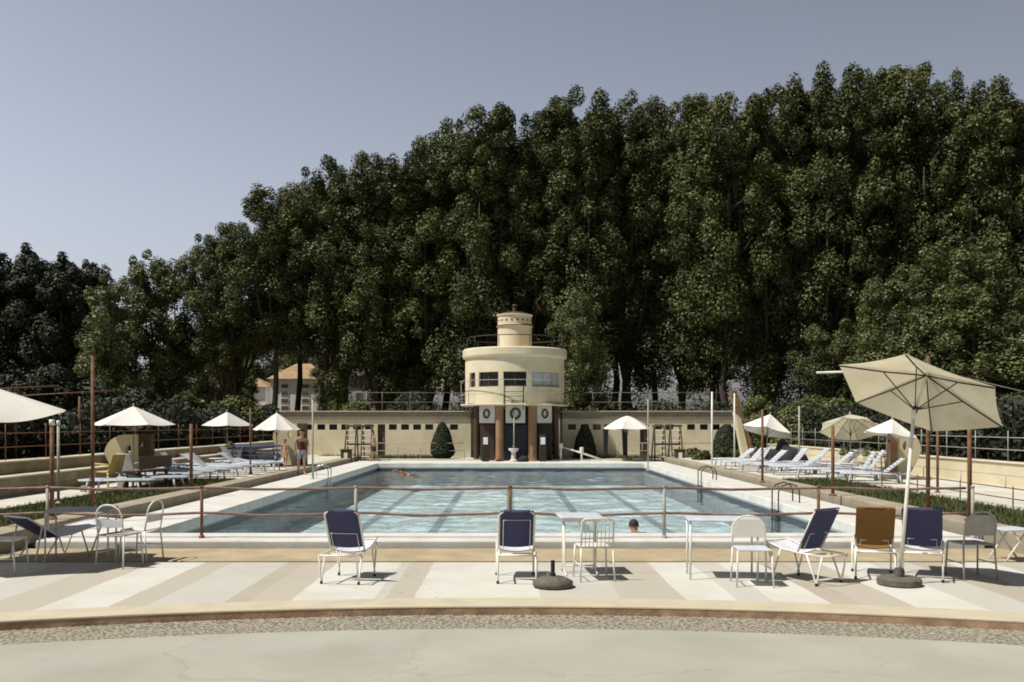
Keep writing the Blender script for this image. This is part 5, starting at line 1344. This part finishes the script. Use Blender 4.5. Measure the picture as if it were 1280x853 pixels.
p = xd(184, 23.6); t = prop('wooden_bench', 'dark brown wooden bench at the end of the left lawn', 'bench', p.x, p.y, TZ, R(80))
b = MB(); b.bx(-.75, .75, -.2, .2, .40, .45); b.build('seat', M['dark_wood'], t, bevel=.01)
b = MB(); b.bx(-.75, .75, -.26, -.21, .50, .80); b.build('backrest', M['dark_wood'], t, bevel=.01)
for sx in (-.62, .62):
    for sy in (-.17, .17): b = MB(); b.bx(sx - .03, sx + .03, sy - .03, sy + .03, 0, .398); b.build('leg', M['dark_wood'], t)
    b = MB(); b.bx(sx - .03, sx + .03, -.235, -.20, .40, .78); b.build('back_post', M['dark_wood'], t)

# ------------------------------------------------------------------ people
def person(lab, pos, rz, J, scale=1.0, hair='hair', top=None, bottom='cloth_grey', long_hair=False):
    """J: joint positions; one skinned body, clothing and hair as children"""
    t = empty('person', lab, 'person', pos, rz); t.scale = (scale,) * 3
    names = list(J); V_ = [J[k] for k in names]; ix = {k: i for i, k in enumerate(names)}
    rad = dict(pelvis=.125, belly=.118, chest=.135, neck=.052, skull0=.075, skull1=.094, skull2=.075, sh_l=.062, sh_r=.062, el_l=.040, el_r=.040, wr_l=.027, wr_r=.027, palm_l=.034, palm_r=.034,
               hip_l=.092, hip_r=.092, kn_l=.056, kn_r=.056, an_l=.038, an_r=.038, to_l=.034, to_r=.034)
    E = [('pelvis', 'belly'), ('belly', 'chest'), ('chest', 'neck'), ('neck', 'skull0'), ('skull0', 'skull1'), ('skull1', 'skull2')]
    for s in 'lr':
        E += [('chest', 'sh_' + s), ('sh_' + s, 'el_' + s), ('el_' + s, 'wr_' + s), ('wr_' + s, 'palm_' + s), ('pelvis', 'hip_' + s), ('hip_' + s, 'kn_' + s), ('kn_' + s, 'an_' + s), ('an_' + s, 'to_' + s)]
    Rr = [rad[k] for k in names]; edges = [(ix[a], ix[b]) for a, b in E]
    for s in 'lr':
        w0, p0 = Vector(J['wr_' + s]), Vector(J['palm_' + s]); d = (p0 - w0).normalized(); side = d.cross(Vector((1, 0, 0)) if abs(d.x) < .8 else Vector((0, 0, 1))).normalized()
        for k, (o_, ln_) in enumerate(((-.030, .065), (-.010, .078), (.010, .074), (.030, .058))):
            a_ = p0 + side * o_ + d * .02; b_ = a_ + d * ln_ * .55; c_ = b_ + d * ln_ * .45 + d.cross(side) * .015
            i0 = len(V_); V_ += [tuple(a_), tuple(b_), tuple(c_)]; Rr += [.010, .009, .008]; edges += [(ix['palm_' + s], i0), (i0, i0 + 1), (i0 + 1, i0 + 2)]
        a_ = w0 + d * .03 + side * -.035; b_ = a_ + d * .04 - side * .02; i0 = len(V_); V_ += [tuple(a_), tuple(b_)]; Rr += [.011, .009]; edges += [(ix['wr_' + s], i0), (i0, i0 + 1)]
    me = bpy.data.meshes.new('body'); me.from_pydata([tuple(v) for v in V_], edges, []); me.materials.append(M['skin'])
    o = bpy.data.objects.new('body', me); COL.objects.link(o); o.parent = t
    sk = o.modifiers.new('skin', 'SKIN'); sk.use_smooth_shade = True
    for i, r_ in enumerate(Rr): me.skin_vertices[0].data[i].radius = (r_, r_)
    me.skin_vertices[0].data[ix['pelvis']].use_root = True
    o.modifiers.new('sub', 'SUBSURF').levels = 1; o.modifiers['sub'].render_levels = 2
    def cloth(name, chain_sets, m, grow):
        vv, rr, ee = [], [], []; m_ix = {}
        for a, b in chain_sets:
            for k in (a, b):
                if k not in m_ix: m_ix[k] = len(vv); vv.append(J2[k]); rr.append(R2[k] + grow)
            ee.append((m_ix[a], m_ix[b]))
        me2 = bpy.data.meshes.new(name); me2.from_pydata([tuple(v) for v in vv], ee, []); me2.materials.append(M[m])
        c = bpy.data.objects.new(name, me2); COL.objects.link(c); c.parent = t
        c.modifiers.new('skin', 'SKIN').use_smooth_shade = True
        for i, r_ in enumerate(rr): me2.skin_vertices[0].data[i].radius = (r_, r_)
        me2.skin_vertices[0].data[0].use_root = True
        c.modifiers.new('sub', 'SUBSURF').levels = 1
    J2 = {k: Vector(v) for k, v in J.items()}; R2 = dict(rad)
    for s in 'lr':
        J2['th_' + s] = J2['hip_' + s].lerp(J2['kn_' + s], .8); R2['th_' + s] = .078
    J2['waist'] = J2['pelvis'].lerp(J2['belly'], .55); R2['waist'] = .118
    J2['sternum'] = J2['belly'].lerp(J2['chest'], .9); R2['sternum'] = .135
    if bottom: cloth('shorts', [('pelvis', 'waist')] + [p_ for s in 'lr' for p_ in (('pelvis', 'hip_' + s), ('hip_' + s, 'th_' + s))], bottom, .014)
    if top: cloth('vest', [('belly', 'sternum'), ('belly', 'waist')], top, .014)
    c = J2['skull1']; up = (J2['skull2'] - J2['skull0']).normalized(); fw = Vector((0, 1, 0)); fw = (fw - up * fw.dot(up)).normalized()
    bm = bmesh.new(); bmesh.ops.create_uvsphere(bm, u_segments=18, v_segments=12, radius=.104)
    for v in list(bm.verts):
        if (v.co.y > .03 and v.co.z < .05) or v.co.z < (-.04 if not long_hair else -.09): bm.verts.remove(v)
    for v in bm.verts:
        v.co.z *= 1.12
    me3 = bpy.data.meshes.new('hair'); bm.to_mesh(me3); bm.free(); me3.materials.append(M[hair]); me3.polygons.foreach_set('use_smooth', [True] * len(me3.polygons))
    h_ = bpy.data.objects.new('hair', me3); COL.objects.link(h_); h_.parent = t
    rx_ = fw.cross(up).normalized(); h_.matrix_local = Matrix(((rx_.x, fw.x, up.x, c.x + up.x * .02), (rx_.y, fw.y, up.y, c.y + up.y * .02), (rx_.z, fw.z, up.z, c.z + up.z * .02), (0, 0, 0, 1)))
    f = MB()                                         # eyes, nose, mouth on the front of the head
    for s in (-1, 1):
        e = c + fw * .088 + rx_ * (.034 * s) - up * .0; f.lathe([(0, -.010), (.011, 0), (0, .010)], c=tuple(e), n=8)
    f.build('eyes', M['hair'], t)
    f = MB(); n0 = c + fw * .090 - up * .01; f.tube([tuple(n0 + up * .015), tuple(n0 + fw * .014 - up * .028)], [.008, .014], 6); f.build('nose', M['skin'], t)
    f = MB(); f.tube([tuple(c + fw * .084 - up * .062 - rx_ * .022), tuple(c + fw * .088 - up * .064), tuple(c + fw * .084 - up * .062 + rx_ * .022)], .006, 6); f.build('mouth', M['cloth_red'], t)
    for s in (-1, 1):
        f = MB(); e = c + rx_ * (.098 * s) - up * .01; f.lathe([(0, -.03), (.014, -.012), (.018, .012), (0, .032)], c=tuple(e), n=8); f.build('ear', M['skin'], t)
    return t
def stand(step=.0, bend=.0, armf=.05, armb=-.05):
    return dict(pelvis=(0, 0, .95), belly=(0, bend * .4, 1.12), chest=(0, bend * .8, 1.34), neck=(0, bend, 1.50), skull0=(0, bend + .01, 1.57), skull1=(0, bend + .02, 1.66), skull2=(0, bend + .015, 1.70),
        sh_l=(-.185, bend * .85, 1.41), sh_r=(.185, bend * .85, 1.41), el_l=(-.25, bend * .7 + armf * .4, 1.13), el_r=(.25, bend * .7 + armb * .4, 1.13), wr_l=(-.24, bend * .6 + armf + .08, .90), wr_r=(.25, bend * .6 + armb + .05, .89),
        palm_l=(-.235, bend * .6 + armf + .10, .82), palm_r=(.245, bend * .6 + armb + .06, .81),
        hip_l=(-.095, 0, .88), hip_r=(.095, 0, .88), kn_l=(-.10, step * .6 + .02, .49), kn_r=(.11, -step * .4 + .02, .49), an_l=(-.10, step, .085), an_r=(.12, -step, .085), to_l=(-.11, step + .15, .035), to_r=(.14, -step + .15, .035))
p = xd(377, 32.5); person('man in a dark red vest and grey shorts standing at the left pool edge', (p.x, p.y, .105), R(200), stand(.10, .05, .12, -.06), scale=.91, top='cloth_red')
p = xd(357, 33.6); person('small fair-haired child in tan clothes next to the man by the pool', (p.x, p.y, .285), R(150), stand(.04, .04, .05, .05), scale=.60, hair='fair_hair', top='cloth_tan', bottom='cloth_tan', long_hair=True)
p = xd(468, 43.8); person('person in grey shorts walking beside the brown door of the left wing', (p.x, p.y, .105), R(100), stand(.16, .07, .12, -.12), scale=.82, top='cloth_grey', bottom='cloth_dark')
def swim(arm=True):
    return dict(pelvis=(0, -.42, -.10), belly=(0, -.22, -.08), chest=(0, 0, -.06), neck=(0, .17, .0), skull0=(0, .21, .05), skull1=(0, .23, .14), skull2=(0, .22, .18),
        sh_l=(-.18, .06, -.03), sh_r=(.18, .06, -.03), el_l=(-.34, .22, -.06), el_r=(.32, .24, .20 if arm else -.06), wr_l=(-.22, .44, -.10), wr_r=(.30, .48, .14 if arm else -.12), palm_l=(-.18, .51, -.11), palm_r=(.29, .55, .08 if arm else -.13),
        hip_l=(-.09, -.48, -.11), hip_r=(.09, -.48, -.11), kn_l=(-.14, -.86, -.16), kn_r=(.14, -.86, -.18), an_l=(-.12, -1.26, -.14), an_r=(.12, -1.24, -.20), to_l=(-.12, -1.42, -.16), to_r=(.12, -1.40, -.22))
p = at(797, 663, WZ); person('dark-haired swimmer near the right front of the pool, only the head showing', (p.x, p.y, WZ - .07), R(12), swim(False), bottom='cloth_dark')
p = at(507, 594, WZ); person('swimmer with one arm raised near the far left corner of the pool', (p.x, p.y, WZ + .03), R(150), swim(True), bottom='cloth_dark')
